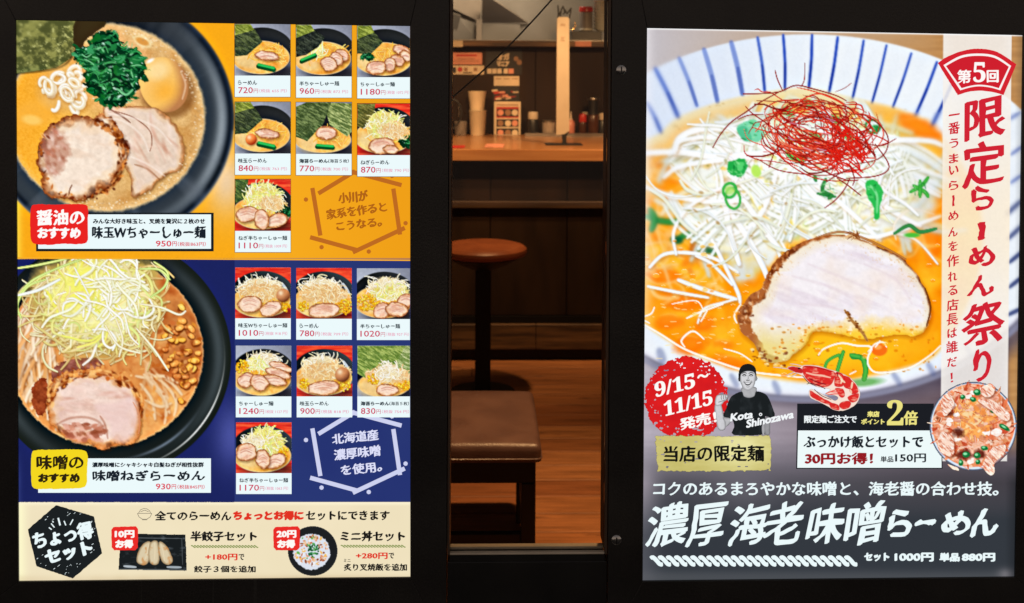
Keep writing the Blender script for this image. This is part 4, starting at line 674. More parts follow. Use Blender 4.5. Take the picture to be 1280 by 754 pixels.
def art_shrimp():
    cv = cutout(962, 452, 1078, 516, 2.2); T = tf(960, 430, 8.377); rnd = random.Random(3)
    for p in ([(50, 240), (120, 246), (220, 262)], [(180, 330), (260, 300), (340, 290)], [(225, 205), (300, 215), (370, 235)], [(240, 340), (300, 310)]): cv.line(T(p), 1.4, (250, 214, 200), taper=.6)
    edge = T([(196, 250), (240, 228), (330, 236), (380, 218), (520, 226), (640, 262), (720, 285), (850, 345), (930, 430), (962, 520), (940, 600), (880, 660), (780, 698), (690, 690), (610, 645), (520, 600), (440, 560), (424, 500), (450, 470), (520, 500), (640, 560), (700, 590), (730, 560), (690, 535), (600, 520), (650, 480), (600, 462), (520, 450), (420, 400), (350, 330), (280, 300)])
    cv.poly(edge, (250, 226, 210), rough=.4)
    def red(X, Y, d): return mixc(mixc(c3((222, 44, 40)) + np.zeros(X.shape + (3,)), c3((250, 190, 160)), np.clip((noise(X, Y, 7, 3, 9) - .55) * 5, 0, 1) * .7), c3((170, 20, 26)), np.clip(1 - d / 1.2, 0, 1) * .5)
    cv.poly(T([(360, 240), (420, 226), (520, 238), (640, 270), (700, 300), (690, 360), (660, 420), (600, 450), (520, 440), (430, 396), (370, 320)]), red)
    cv.poly(T([(204, 252), (250, 236), (340, 250), (360, 300), (290, 296)]), (196, 36, 40), rough=.5)
    cv.line(T([(400, 300), (480, 320), (560, 330), (650, 350)]), 2.4, (250, 206, 180), alpha=.9); cv.line(T([(430, 360), (520, 400), (600, 420)]), 1.4, (120, 16, 30), alpha=.8)
    cv.line(T([(380, 235), (520, 246), (660, 290)]), 1.6, (190, 22, 26)); cv.ell(*T([(322, 254)])[0], 1.4, 1, 0, (30, 20, 24))
    for P in ([(710, 296), (770, 310), (800, 360), (780, 440), (700, 440), (690, 380)], [(790, 330), (850, 352), (880, 420), (850, 470), (790, 440), (800, 370)], [(860, 370), (920, 430), (940, 500), (880, 520), (850, 480), (880, 430)], [(880, 530), (948, 520), (930, 590), (870, 610), (830, 560)], [(780, 600), (860, 600), (850, 660), (780, 680), (740, 640)], [(690, 620), (735, 640), (740, 690), (660, 670), (640, 620)], [(450, 490), (560, 560), (640, 600), (700, 640), (620, 630), (520, 590), (450, 550), (436, 510)], [(700, 460), (780, 470), (800, 540), (760, 560), (720, 500)]):
        cv.poly(T(P), red, rough=.5)
    for p in ([(740, 330), (770, 370), (760, 410)], [(880, 400), (870, 460)], [(760, 370), (800, 400)], [(860, 480), (870, 510)]): cv.line(T(p), 2.6, (252, 236, 200), alpha=.85)
    for p in ([(600, 520), (700, 480), (780, 470)], [(620, 530), (720, 520), (780, 540)], [(640, 500), (740, 500)]): cv.line(T(p), 1.3, (240, 90, 80))
    for p in ([(400, 420), (440, 410), (520, 430), (600, 470)], [(720, 290), (730, 340)], [(360, 330), (420, 400), (500, 440)], [(480, 470), (560, 540), (660, 580)]): cv.line(T(p), .8, (60, 16, 30))
    return cv
def art_donburi():
    cv = cutout(1157, 475, 1275, 596, 1.5); rnd = random.Random(8)
    cv.ell(1216, 532.5, 54.5, 55.5, 0, lambda X, Y, d, u, v: mixc(c3((96, 100, 116)) + np.zeros(X.shape + (3,)), c3((206, 216, 236)), np.clip((d - 1.2) / 1, 0, 1)), soft=.7)
    cv.ell(1216, 531.5, 51, 52, 0, soupfill((226, 150, 110), (226, 150, 100), (120, 50, 30), 9, 5), soft=1)
    for i in range(420):
        x, y = in_ell(1216, 532, 50, 51)(rnd); q = math.hypot(x - 1216, y - 522)
        pal = [(255, 196, 120), (255, 176, 96), (250, 214, 160), (240, 150, 80)] if q < 26 else [(244, 190, 164), (236, 150, 110), (250, 220, 200), (226, 120, 80), (196, 80, 50), (240, 200, 176)]
        if i % 3: cv.ell(x, y, rnd.uniform(2, 8), rnd.uniform(1, 3), rnd.uniform(0, 180), rnd.choice(pal), soft=1, rough=1, alpha=.85, seed=i)
        else: a = rnd.uniform(0, 3.1); l = rnd.uniform(4, 11); cv.line([(x - l * math.cos(a), y - l * math.sin(a)), (x + 1, y + 1.5), (x + l * math.cos(a), y + l * math.sin(a))], rnd.uniform(1, 2), rnd.choice(pal), (210, 110, 60))
    for i in range(46):
        x, y = in_ell(1216, 532, 46, 47)(rnd); r_ = rnd.uniform(3, 8); n_ = 6; a0 = rnd.uniform(0, 6)
        if math.hypot(x - 1218, y - 524) < 20 and i % 2: continue
        cv.poly([(x + r_ * rnd.uniform(.3, 1.1) * math.cos(a0 + k * 1.047), y + r_ * rnd.uniform(.2, .8) * math.sin(a0 + k * 1.047)) for k in range(n_)], lambda X, Y, d, i=i: mixc(c3((250, 214, 196)) + np.zeros(X.shape + (3,)), c3(((222, 140, 108), (255, 244, 236), (236, 176, 140))[i % 3]), noise(X, Y, 4, 2, 4 + i) * 1.3), soft=.8, rough=.8, sm=3)
    for x, y, rx, ry, a in [(1198, 541, 7, 5, 0), (1205, 568, 9, 7, 0), (1224, 568, 8, 6, 0), (1186, 516, 5, 3, 30)]: cv.ell(x, y, rx, ry, a, (92, 36, 24), soft=4, rough=2, alpha=.85)
    for x, y, rx, ry, a in [(1221, 490, 5, 4, 0), (1216, 499, 4, 3, 20), (1203, 496, 3, 3, 0), (1255, 534, 7, 3, 30), (1207, 568, 5, 4, 0), (1221, 569, 4, 4, 0), (1201, 578, 3, 4, 0), (1230, 560, 4, 3, 0), (1240, 514, 3, 2, 0), (1222, 577, 3, 3, 0)]:
        cv.ell(x, y, rx, ry, a, (40, 120, 66), soft=1, rough=.8); cv.ell(x - 1, y - 1, rx * .5, ry * .4, a, (150, 214, 160), soft=1)
    for P in ([(1225, 486), (1236, 479), (1243, 484), (1240, 494), (1230, 496)], [(1222, 500), (1240, 500), (1262, 518), (1256, 526), (1240, 514)], [(1230, 575), (1240, 560), (1256, 556), (1254, 568), (1243, 578), (1243, 590), (1237, 594), (1229, 586)], [(1172, 560), (1176, 540), (1190, 545), (1192, 566), (1184, 570)], [(1176, 500), (1186, 492), (1192, 506), (1180, 520)], [(1184, 580), (1196, 584), (1198, 588), (1190, 586)]):
        cv.poly([(x_ + 1.5, y_ + 2) for x_, y_ in P], (120, 50, 30), soft=3, alpha=.5); cv.poly(P, lambda X, Y, d: mixc(mixc(c3((250, 214, 194)) + np.zeros(X.shape + (3,)), c3((206, 112, 80)), np.clip((noise(X + Y, X - Y, 9, 2.4, 4) - .45) * 4, 0, 1) * .8), c3((255, 246, 236)), np.clip((noise(X + Y, X - Y, 6, 2, 14) - .6) * 5, 0, 1)), rough=.8)
    A_ = cv.A.copy(); finish(cv, .3, 4, .05, 0, 4, 1.02); cv.A = A_; return cv
def art_gyoza():
    cv = cutout(147, 664, 235, 716, 2.0); T = tf(20, 625, 5.333); rnd = random.Random(2)
    cv.poly(T([(700, 222), (1130, 230), (1134, 300), (1140, 470), (900, 466), (684, 464), (692, 340)]), lambda X, Y, d: mixc(c3((26, 30, 32)) + np.zeros(X.shape + (3,)), c3((84, 92, 98)), np.clip((noise(X, Y, 9, 4, 6) - .6) * 3, 0, 1)), sm=0, rough=.5)
    cv.line(T([(722, 250), (1106, 256)]), 1, (110, 116, 120), alpha=.8); cv.line(T([(1106, 256), (1112, 430)]), 1, (96, 102, 106), alpha=.7); cv.line(T([(722, 440), (800, 446)]), 3, (196, 206, 214), alpha=.9); cv.line(T([(1010, 446), (1100, 448)]), 3, (180, 192, 200), alpha=.9); cv.line(T([(690, 460), (1136, 466)]), 1.4, (110, 116, 120), alpha=.8)
    for c, P in enumerate([[(888, 275), (900, 300), (890, 400), (862, 432), (820, 425), (804, 395), (818, 340), (850, 290)], [(925, 268), (950, 290), (958, 400), (930, 432), (892, 415), (884, 350), (895, 290)], [(965, 275), (1000, 300), (1030, 350), (1046, 405), (1020, 430), (985, 420), (955, 360), (948, 300)]]):
        cv.poly(T(P), lambda X, Y, d: mixc(mixc(c3((220, 204, 170)) + np.zeros(X.shape + (3,)), c3((150, 122, 84)), np.clip(1 - d / 2.6, 0, 1) * .85), c3((206, 136, 72)), np.clip((noise(X, Y, 4, 6, 3 + c) - .55) * 5, 0, 1) * .65), rough=.5)
        cx, cy = T([P[0]])[0]; cv.line([(cx, cy + 3), (cx - 2 + c * 2.5, cy + 12), (cx - 5 + c * 5, cy + 24)], 1, (244, 226, 190), alpha=.6)
    return cv
def art_bowl():
    cv = cutout(358, 656, 424, 721, 2.0); rnd = random.Random(6)
    cv.ell(391, 688.5, 31, 31, 0, lambda X, Y, d, u, v: mixc(c3((30, 32, 34)) + np.zeros(X.shape + (3,)), c3((70, 72, 74)), np.clip(1 - d / 1.2, 0, 1)), soft=.6)
    cv.ell(389.5, 689.5, 23, 22.5, 0, (222, 228, 240), rough=1.5, rs=3)
    for i in range(150):
        x, y = in_ell(389.5, 689, 21, 20)(rnd); q = math.hypot(x - 391, y - 687)
        pal = [(22, 90, 48), (16, 70, 40), (40, 130, 70), (90, 170, 90)] if q < 8.5 else [(236, 170, 120), (226, 150, 110), (240, 200, 160), (200, 110, 70), (240, 244, 250), (96, 180, 80), (244, 190, 90), (150, 80, 50)]
        cv.ell(x, y, rnd.uniform(.8, 2.6), rnd.uniform(.6, 1.5), rnd.uniform(0, 180), rnd.choice(pal), soft=.6)
    return cv
# ------------------------------------------------------------------ end of the painter
# ---------------------------------------------------------------- helpers
def tag(o, label=None, cat=None, group=None, kind=None):
    if label: o['label'] = label
    if cat: o['category'] = cat
    if group: o['group'] = group
    if kind: o['kind'] = kind
    return o
def empty(name, loc, label, cat, group=None):
    o = bpy.data.objects.new(name, None); COL.objects.link(o); o.location = loc; o.empty_display_size = .05
    return tag(o, label, cat, group)
def obj(name, me, mat, parent=None, loc=(0, 0, 0)):
    o = bpy.data.objects.new(name, me); COL.objects.link(o)
    if mat is not None and not len(me.materials): me.materials.append(mat)
    if parent is not None:
        o.parent = parent; w = Vector((0, 0, 0)); p = parent
        while p is not None: w += p.location; p = p.parent
        o.location = Vector(loc) - w
    else: o.location = loc
    return o
def from_bm(bm, name, smooth=None):
    me = bpy.data.meshes.new(name); bmesh.ops.recalc_face_normals(bm, faces=bm.faces); bm.to_mesh(me); bm.free()
    if smooth:
        me.polygons.foreach_set('use_smooth', [True] * len(me.polygons)); me.set_sharp_from_angle(angle=math.radians(smooth))
    return me
def bm_box(bm, x0, x1, y0, y1, z0, z1, bev=0, seg=1):
    r = bmesh.ops.create_cube(bm, size=1, matrix=Matrix.Translation(((x0 + x1) / 2, (y0 + y1) / 2, (z0 + z1) / 2)) @ Matrix.Diagonal((abs(x1 - x0), abs(y1 - y0), abs(z1 - z0), 1)))
    if bev: bmesh.ops.bevel(bm, geom=list({e for v in r['verts'] for e in v.link_edges}), offset=bev, segments=seg, profile=.5, affect='EDGES')
def box(name, x0, x1, y0, y1, z0, z1, mat, parent=None, bev=0, seg=1):
    bm = bmesh.new(); bm_box(bm, x0, x1, y0, y1, z0, z1, bev, seg)
    return obj(name, from_bm(bm, name, 40 if seg > 1 else None), mat, parent)
def boxes(name, L, mat, parent=None, bev=0):
    bm = bmesh.new()
    for b in L: bm_box(bm, *b, bev)
    return obj(name, from_bm(bm, name), mat, parent)
def lathe_me(name, prof, n=24, sq=None):
    bm = bmesh.new(); rings = []
    for r, z in prof:
        rings.append([bm.verts.new((r * math.cos(2 * math.pi * k / n), r * math.sin(2 * math.pi * k / n), z)) for k in range(n)] if r > 1e-5 else [bm.verts.new((0, 0, z))])
    for a, b in zip(rings, rings[1:]):
        for k in range(n):
            q = [a[k % len(a)], a[(k + 1) % len(a)], b[(k + 1) % len(b)], b[k % len(b)]]; u = []
            for v in q:
                if v not in u: u.append(v)
            if len(u) > 2: bm.faces.new(u)
    for ring, top in ((rings[0], 0), (rings[-1], 1)):
        if len(ring) > 2: bm.faces.new(ring)
    return from_bm(bm, name, 35)
def tube_me(name, pts, r, n=8):
    bm = bmesh.new(); P = [Vector(p) for p in pts]; rings = []
    rr = r if isinstance(r, (list, tuple)) else [r] * len(P)
    for i, p in enumerate(P):
        t = (P[min(i + 1, len(P) - 1)] - P[max(i - 1, 0)]).normalized(); a = t.cross(Vector((.13, .31, .94))).normalized(); b = t.cross(a)
        rings.append([bm.verts.new(p + (a * math.cos(2 * math.pi * k / n) + b * math.sin(2 * math.pi * k / n)) * rr[i]) for k in range(n)])
    for a, b in zip(rings, rings[1:]):
        for k in range(n): bm.faces.new((a[k], a[(k + 1) % n], b[(k + 1) % n], b[k]))
    bm.faces.new(rings[0]); bm.faces.new(rings[-1][::-1])
    return from_bm(bm, name, 50)
def lin(c):
    c = np.asarray(c, float)
    return np.where(c <= .04045, c / 12.92, ((c + .055) / 1.055) ** 2.4)
# ---------------------------------------------------------------- materials
def mat(name, col, rough=.5, metal=0, spec=.5, noise_col=None, nscale=(8, 8, 8), bump=0, bscale=60, coat=0, trans=0, lo=.35, hi=.65):
    m = bpy.data.materials.new(name); m.use_nodes = True; t = m.node_tree; b = t.nodes['Principled BSDF']
    b.inputs['Base Color'].default_value = (*col, 1); b.inputs['Roughness'].default_value = rough; b.inputs['Metallic'].default_value = metal
    b.inputs['Specular IOR Level'].default_value = spec; b.inputs['Coat Weight'].default_value = coat; b.inputs['Transmission Weight'].default_value = trans
    tc = t.nodes.new('ShaderNodeTexCoord'); mp = t.nodes.new('ShaderNodeMapping'); t.links.new(tc.outputs['Object'], mp.inputs[0]); mp.inputs['Scale'].default_value = nscale
    n = t.nodes.new('ShaderNodeTexNoise'); n.inputs['Detail'].default_value = 6; n.inputs['Scale'].default_value = 1; t.links.new(mp.outputs[0], n.inputs['Vector'])
    if noise_col is None: noise_col = tuple(c * .75 for c in col)
    r = t.nodes.new('ShaderNodeValToRGB'); r.color_ramp.elements[0].position = lo; r.color_ramp.elements[1].position = hi
    r.color_ramp.elements[0].color = (*noise_col, 1); r.color_ramp.elements[1].color = (*col, 1)
    t.links.new(n.outputs[0], r.inputs[0]); t.links.new(r.outputs[0], b.inputs['Base Color'])
    mr = t.nodes.new('ShaderNodeMapRange'); mr.inputs['To Min'].default_value = max(0, rough - .08); mr.inputs['To Max'].default_value = min(1, rough + .1)
    t.links.new(n.outputs[0], mr.inputs[0]); t.links.new(mr.outputs[0], b.inputs['Roughness'])
    if bump:
        n2 = t.nodes.new('ShaderNodeTexNoise'); n2.inputs['Scale'].default_value = bscale; n2.inputs['Detail'].default_value = 4; t.links.new(tc.outputs['Object'], n2.inputs['Vector'])
        bp = t.nodes.new('ShaderNodeBump'); bp.inputs['Strength'].default_value = bump; bp.inputs['Distance'].default_value = .002
        t.links.new(n2.outputs[0], bp.inputs['Height']); t.links.new(bp.outputs[0], b.inputs['Normal'])
    return m
INK = {}
def ink(col):                                 # one flat ink of a backlit print
    k = tuple(col)
    if k not in INK:
        m = bpy.data.materials.new('backlit_ink'); m.use_nodes = True; t = m.node_tree; t.nodes.clear()
        o = t.nodes.new('ShaderNodeOutputMaterial'); e = t.nodes.new('ShaderNodeEmission'); e.inputs[0].default_value = (*lin(c3(col)), 1); e.inputs[1].default_value = 1
        t.links.new(e.outputs[0], o.inputs[0]); m.cycles.emission_sampling = 'NONE'; INK[k] = m
    return INK[k]
def print_mat(name, strength=1.0, lit=True):
    m = bpy.data.materials.new(name); m.use_nodes = True; t = m.node_tree; t.nodes.clear()
    o = t.nodes.new('ShaderNodeOutputMaterial'); a = t.nodes.new('ShaderNodeVertexColor'); a.layer_name = 'ink'
    if lit:
        e = t.nodes.new('ShaderNodeEmission'); e.inputs[1].default_value = strength; t.links.new(a.outputs[0], e.inputs[0])
    else:
        e = t.nodes.new('ShaderNodeBsdfPrincipled'); e.inputs['Roughness'].default_value = .5; t.links.new(a.outputs[0], e.inputs['Base Color'])
    t.links.new(e.outputs[0], o.inputs[0]); m.cycles.emission_sampling = 'NONE'
    return m
M_PRINT = print_mat('backlit_print'); M_PAPER = print_mat('printed_paper', lit=False)
M_BLACK = mat('black_painted_steel', (.022, .021, .021), .42, spec=.5, noise_col=(.016, .015, .015), nscale=(3, 3, 9), bump=.25, bscale=220)
M_BLACK2 = mat('black_gloss_frame', (.02, .02, .02), .3, spec=.5, bump=.1, bscale=120)
M_STEEL = mat('brushed_steel', (.52, .50, .47), .34, 1, noise_col=(.40, .38, .35), nscale=(2, 60, 60), bump=.15)
M_ALU = mat('dull_aluminium_rail', (.75, .66, .52), .5, .1)
M_SCREW = mat('polished_screw', (.7, .68, .66), .22, 1)
M_DKWOOD = mat('dark_stained_wood', (.036, .018, .009), .55, spec=.25, noise_col=(.014, .007, .004), nscale=(6, 6, 1.2), bump=.3, bscale=90)
M_DKPLANK = mat('worn_brown_timber', (.20, .105, .045), .6, noise_col=(.05, .026, .014), nscale=(3, 8, 40), bump=.5, bscale=70, lo=.4, hi=.7)
M_COUNTER = mat('honey_wood', (.50, .235, .085), .3, noise_col=(.42, .18, .06), nscale=(2.5, 20, 40), coat=.2)
M_JAMB = mat('brown_wood_jamb', (.12, .075, .05), .5, noise_col=(.07, .045, .03), nscale=(20, 20, 2))
M_LEATHER = mat('brown_leatherette', (.12, .064, .052), .36, noise_col=(.09, .046, .038), nscale=(9, 9, 9), bump=.6, bscale=240)
M_TAN = mat('tan_leatherette', (.40, .12, .045), .38, noise_col=(.32, .09, .035), nscale=(9, 9, 9), bump=.3, bscale=240)
M_BLKWOOD = mat('black_stained_wood', (.007, .006, .006), .5, spec=.25, nscale=(5, 5, 30))
M_WALL = mat('dark_brown_wall_board', (.027, .013, .005), .6, spec=.15, noise_col=(.018, .008, .003), nscale=(5, 5, 1.5), bump=.15)
M_PLASTER = mat('brown_plaster', (.10, .07, .05), .8, nscale=(3, 3, 3))
M_CREAM = mat('cream_plastic', (.54, .46, .36), .5, noise_col=(.50, .42, .32), nscale=(12, 12, 12))
M_CUP = mat('ivory_plastic', (.74, .60, .42), .35)
M_DARKP = mat('black_plastic', (.015, .015, .016), .4)
M_REDP = mat('red_plastic', (.65, .03, .02), .35)
M_GLASS = mat('clear_bottle_glass', (.75, .62, .52), .15, trans=.55)
M_GREY = mat('grey_ceramic', (.22, .19, .17), .5)
M_WHITE = mat('white_china', (.62, .62, .56), .25)
M_SAUCE = mat('brown_sauce', (.09, .03, .012), .25)
M_PINKP = mat('pink_translucent_plastic', (.62, .22, .16), .35)
M_PAVE = mat('asphalt', (.045, .045, .047), .85, noise_col=(.03, .03, .03), nscale=(40, 40, 40), bump=.6, bscale=200)
M_CEIL = mat('ceiling_board', (.10, .08, .06), .8)
def wear(m, amt=.05):
    t = m.node_tree; b = t.nodes['Principled BSDF']; tc = t.nodes.new('ShaderNodeTexCoord'); prev = b.inputs['Base Color'].links[0].from_socket
    for sc, lo, hi, col in (((90, 90, 1.6), .70, .78, (amt, amt, amt * .95)), ((5, 5, 5), .50, .85, (amt * .8, amt * .76, amt * .7)), ((260, 260, 260), .73, .78, (amt * 2, amt * 1.9, amt * 1.7))):
        mp = t.nodes.new('ShaderNodeMapping'); mp.inputs['Scale'].default_value = sc; mp.inputs['Rotation'].default_value = (0, .05, 0); n = t.nodes.new('ShaderNodeTexNoise'); n.inputs['Scale'].default_value = 1; n.inputs['Detail'].default_value = 3
        r = t.nodes.new('ShaderNodeMapRange'); r.inputs['From Min'].default_value = lo; r.inputs['From Max'].default_value = hi; mx = t.nodes.new('ShaderNodeMix'); mx.data_type = 'RGBA'; mx.inputs['B'].default_value = (*col, 1)
        t.links.new(tc.outputs['Object'], mp.inputs[0]); t.links.new(mp.outputs[0], n.inputs['Vector']); t.links.new(n.outputs[0], r.inputs[0]); t.links.new(r.outputs[0], mx.inputs['Factor']); t.links.new(prev, mx.inputs['A']); prev = mx.outputs['Result']
    t.links.new(prev, b.inputs['Base Color'])
wear(M_BLACK, .045); wear(M_BLACK2, .04)
def knots(m):
    t = m.node_tree; b = t.nodes['Principled BSDF']; tc = t.nodes.new('ShaderNodeNewGeometry'); prev = b.inputs['Base Color'].links[0].from_socket
    for sc, lo, hi, col, amt in (((3.2, 14, 1), .60, .72, (.05, .02, .01), .85), ((1.3, 2.2, 1), .45, .75, (.16, .06, .022), .6)):
        mp = t.nodes.new('ShaderNodeMapping'); mp.inputs['Scale'].default_value = sc; n = t.nodes.new('ShaderNodeTexNoise'); n.inputs['Scale'].default_value = 1; n.inputs['Detail'].default_value = 5; n.inputs['Roughness'].default_value = .6
        r = t.nodes.new('ShaderNodeMapRange'); r.inputs['From Min'].default_value = lo; r.inputs['From Max'].default_value = hi; r.inputs['To Max'].default_value = amt; mx = t.nodes.new('ShaderNodeMix'); mx.data_type = 'RGBA'; mx.inputs['B'].default_value = (*col, 1)
        t.links.new(tc.outputs['Position'], mp.inputs[0]); t.links.new(mp.outputs[0], n.inputs['Vector']); t.links.new(n.outputs[0], r.inputs[0]); t.links.new(r.outputs[0], mx.inputs['Factor']); t.links.new(prev, mx.inputs['A']); prev = mx.outputs['Result']
    t.links.new(prev, b.inputs['Base Color'])
# thin window pane: mostly clear, faint mirror
def pane_mat():
    m = bpy.data.materials.new('window_glass'); m.use_nodes = True; t = m.node_tree; t.nodes.clear()
    o = t.nodes.new('ShaderNodeOutputMaterial'); a = t.nodes.new('ShaderNodeBsdfTransparent'); g = t.nodes.new('ShaderNodeBsdfGlossy'); x = t.nodes.new('ShaderNodeMixShader'); f = t.nodes.new('ShaderNodeFresnel')
    a.inputs[0].default_value = (.95, .95, .94, 1); g.inputs['Roughness'].default_value = .02; g.inputs['Color'].default_value = (.8, .8, .8, 1); f.inputs[0].default_value = 1.25
    t.links.new(f.outputs[0], x.inputs[0]); t.links.new(a.outputs[0], x.inputs[1]); t.links.new(g.outputs[0], x.inputs[2]); t.links.new(x.outputs[0], o.inputs[0])
    return m
M_PANE = pane_mat()
# ---------------------------------------------------------------- print builders
STEP = .00035
def sheet_me(name, cv, layer, to):
    """Grid of the painted picture, laid on the sign: every cell keeps the ink colour worked out for it."""
    ny, nx = cv.X.shape; P = to(cv.X.ravel(), cv.Y.ravel(), layer)
    idx = np.arange(ny * nx).reshape(ny, nx); q = np.stack([idx[:-1, :-1], idx[1:, :-1], idx[1:, 1:], idx[:-1, 1:]], -1).reshape(-1, 4)
    if cv.cut:
        A = cv.A; am = ((A[:-1, :-1] + A[1:, :-1] + A[1:, 1:] + A[:-1, 1:]) / 4).ravel(); q = q[am > .5]
        used = np.unique(q); remap = np.full(ny * nx, -1); remap[used] = np.arange(len(used)); q = remap[q]; P = P[used]; C = cv.C.reshape(-1, 3)[used]
    else: C = cv.C.reshape(-1, 3)
    me = bpy.data.meshes.new(name); me.vertices.add(len(P)); me.vertices.foreach_set('co', P.astype(np.float32).ravel())
    me.loops.add(q.size); me.loops.foreach_set('vertex_index', q.ravel().astype(np.int32)); me.polygons.add(len(q))
    me.polygons.foreach_set('loop_start', np.arange(0, q.size, 4, dtype=np.int32)); me.polygons.foreach_set('loop_total', np.full(len(q), 4, np.int32))
    ca = me.color_attributes.new('ink', 'FLOAT_COLOR', 'POINT'); rgba = np.ones((len(P), 4), np.float32); rgba[:, :3] = lin(np.clip(C, 0, 1)); ca.data.foreach_set('color', rgba.ravel())
    me.update(calc_edges=True); me.validate()
    return me
def facade(x, y, layer=0):
    v = np.stack([(x - PCX) / F, -(y - PCY) / F, -np.ones_like(x)], -1) @ AX.T
    t = (0.0 - CAM[1]) / v[:, 1]; P = CAM + v * t[:, None]; P[:, 1] = -STEP * layer
    return P
def picture(name, cv, layer, parent, mt=None):
    me = sheet_me(name, cv, layer, facade); return obj(name, me, mt or M_PRINT, parent)
def flat(name, pts, col, layer, parent, to=None, mt=None, rough=0, seed=1, sm=0):
    P = smooth(pts, sm) if sm else np.array(pts, float)
    if rough:
        r = random.Random(seed); Q = []
        for i in range(len(P)):
            a, b = P[i], P[(i + 1) % len(P)]; n = max(1, int(np.hypot(*(b - a)) / 2.2))
            for k in range(n): Q.append(a + (b - a) * k / n + np.array([r.uniform(-rough, rough), r.uniform(-rough, rough)]))
        P = np.array(Q)
    V = (to or facade)(P[:, 0], P[:, 1], layer); me = bpy.data.meshes.new(name)
    bm = bmesh.new(); f = bm.faces.new([bm.verts.new(v) for v in V]); bmesh.ops.triangulate(bm, faces=[f]); bm.to_mesh(me); bm.free()
    return obj(name, me, mt or ink(col), parent)
def rect(x0, y0, x1, y1): return [(x0, y0), (x1, y0), (x1, y1), (x0, y1)]
GL = {}
def glyphs(s, res):
    if (s, res) not in GL:
        c = bpy.data.curves.new('t', 'FONT'); c.body = s; c.size = 1; c.resolution_u = res; o = bpy.data.objects.new('t', c); COL.objects.link(o)
        dg = bpy.context.evaluated_depsgraph_get(); me = bpy.data.meshes.new_from_object(o.evaluated_get(dg)); me.calc_loop_triangles()
        V = np.array([v.co[:2] for v in me.vertices]); Tt = np.array([t.vertices[:] for t in me.loop_triangles])
        bpy.data.objects.remove(o); bpy.data.curves.remove(c); bpy.data.meshes.remove(me)
        mn, mx = V.min(0), V.max(0); GL[(s, res)] = ((V - mn) / (mx - mn), Tt)
    return GL[(s, res)]
def nibs(bold, nib):
    o = [(0, 0)]
    if bold: o += [(bold * math.cos(a), bold * math.sin(a)) for a in [k * math.pi / 3 for k in range(6)]] if bold > .35 else [(bold, 0), (-bold, 0), (0, bold)]
    if nib: o = [(x + nib * k * .82, y - nib * k * .57) for x, y in o for k in ((-1, 0, 1) if nib > .5 else (-1, 1))]
    return o
class Letters:
    """Lettering of one colour on a print, gathered into one flat mesh."""
    def __init__(s, col, layer, to=None, mt=None): s.col, s.layer, s.to, s.mt, s.V, s.T, s.n = col, layer, to or facade, mt, [], [], 0
    def add(s, txt, b, bold=0, nib=0, rot=0, skew=0, res=2, wob=0, seed=1, turn=False, rise=0):
        V, T = glyphs(txt, res); x0, y0, x1, y1 = b; w, h = x1 - x0, y1 - y0; g = max(bold, 0) + abs(nib) * .6
        U = V[:, ::-1].copy() if turn else V.copy()
        if turn: U[:, 1] = 1 - U[:, 1]; U[:, 1] = U[:, 1]
        X = (U[:, 0] - .5) * max(w - 2 * g, .2) + (U[:, 1] - .5) * h * skew; Y = -(U[:, 1] - .5) * max(h - 2 * g, .2) - (U[:, 0] - .5) * w * rise
        if wob:
            X = X + (noise(X + seed * 31, Y, h * .25, seed=seed, octs=2) - .5) * wob * 2; Y = Y + (noise(X, Y + seed * 17, h * .3, seed=seed + 3, octs=2) - .5) * wob * 2
        a = math.radians(rot); Xr = X * math.cos(a) - Y * math.sin(a); Yr = X * math.sin(a) + Y * math.cos(a)
        for k, (dx, dy) in enumerate(nibs(bold, nib)):
            P = s.to(Xr + (x0 + x1) / 2 + dx, Yr + (y0 + y1) / 2 + dy, s.layer + .06 * k)
            s.V.append(P); s.T.append(T + s.n); s.n += len(P)
        return s
    def poly(s, pts, k=0):
        P = np.array(pts, float); V = s.to(P[:, 0], P[:, 1], s.layer + .06 * k)
        s.V.append(V); s.T.append(np.array([(0, i, i + 1) for i in range(1, len(P) - 1)]) + s.n); s.n += len(V)
        return s
    def done(s, parent, name='lettering'):
        V = np.concatenate(s.V); T = np.concatenate(s.T); me = bpy.data.meshes.new(name); me.from_pydata(V.tolist(), [], T.tolist())
        o = obj(name, me, s.mt or ink(s.col), parent); o['kind'] = 'stuff'
        return o
INKBLACK = (22, 28, 34); WHITE = (236, 250, 252); TITLE = (26, 34, 44)
def bar(ax, ay, bx, by, w):
    L = math.hypot(bx - ax, by - ay); nx, ny = -(by - ay) / L * w / 2, (bx - ax) / L * w / 2
    return [(ax + nx, ay + ny), (bx + nx, by + ny), (bx - nx, by - ny), (ax - nx, ay - ny)]
def disc(cx, cy, r, n=10): return [(cx + r * math.cos(2 * math.pi * k / n), cy + r * math.sin(2 * math.pi * k / n)) for k in range(n)]
def braid(L, x0, x1, y, h, n):
    p = (x1 - x0) / n
    for k in range(n):
        a = x0 + k * p; c = smooth([(a, y - h * .22), (a + p * .3, y - h * .33), (a + p * .75, y - h * .05), (a + p * 1.15, y + h * .27), (a + p * 1.55, y + h * .3)], 3, False); u = []; d = []
        for i in range(len(c)):
            t = c[min(i + 1, len(c) - 1)] - c[max(i - 1, 0)]; t = t / np.hypot(*t); w_ = h * .19 * (1 if 0 < i < len(c) - 1 else .6); u.append((c[i][0] - t[1] * w_, c[i][1] + t[0] * w_)); d.append((c[i][0] + t[1] * w_, c[i][1] - t[0] * w_))
        for i in range(len(c) - 1): L.poly([u[i], u[i + 1], d[i + 1], d[i]], k % 3)

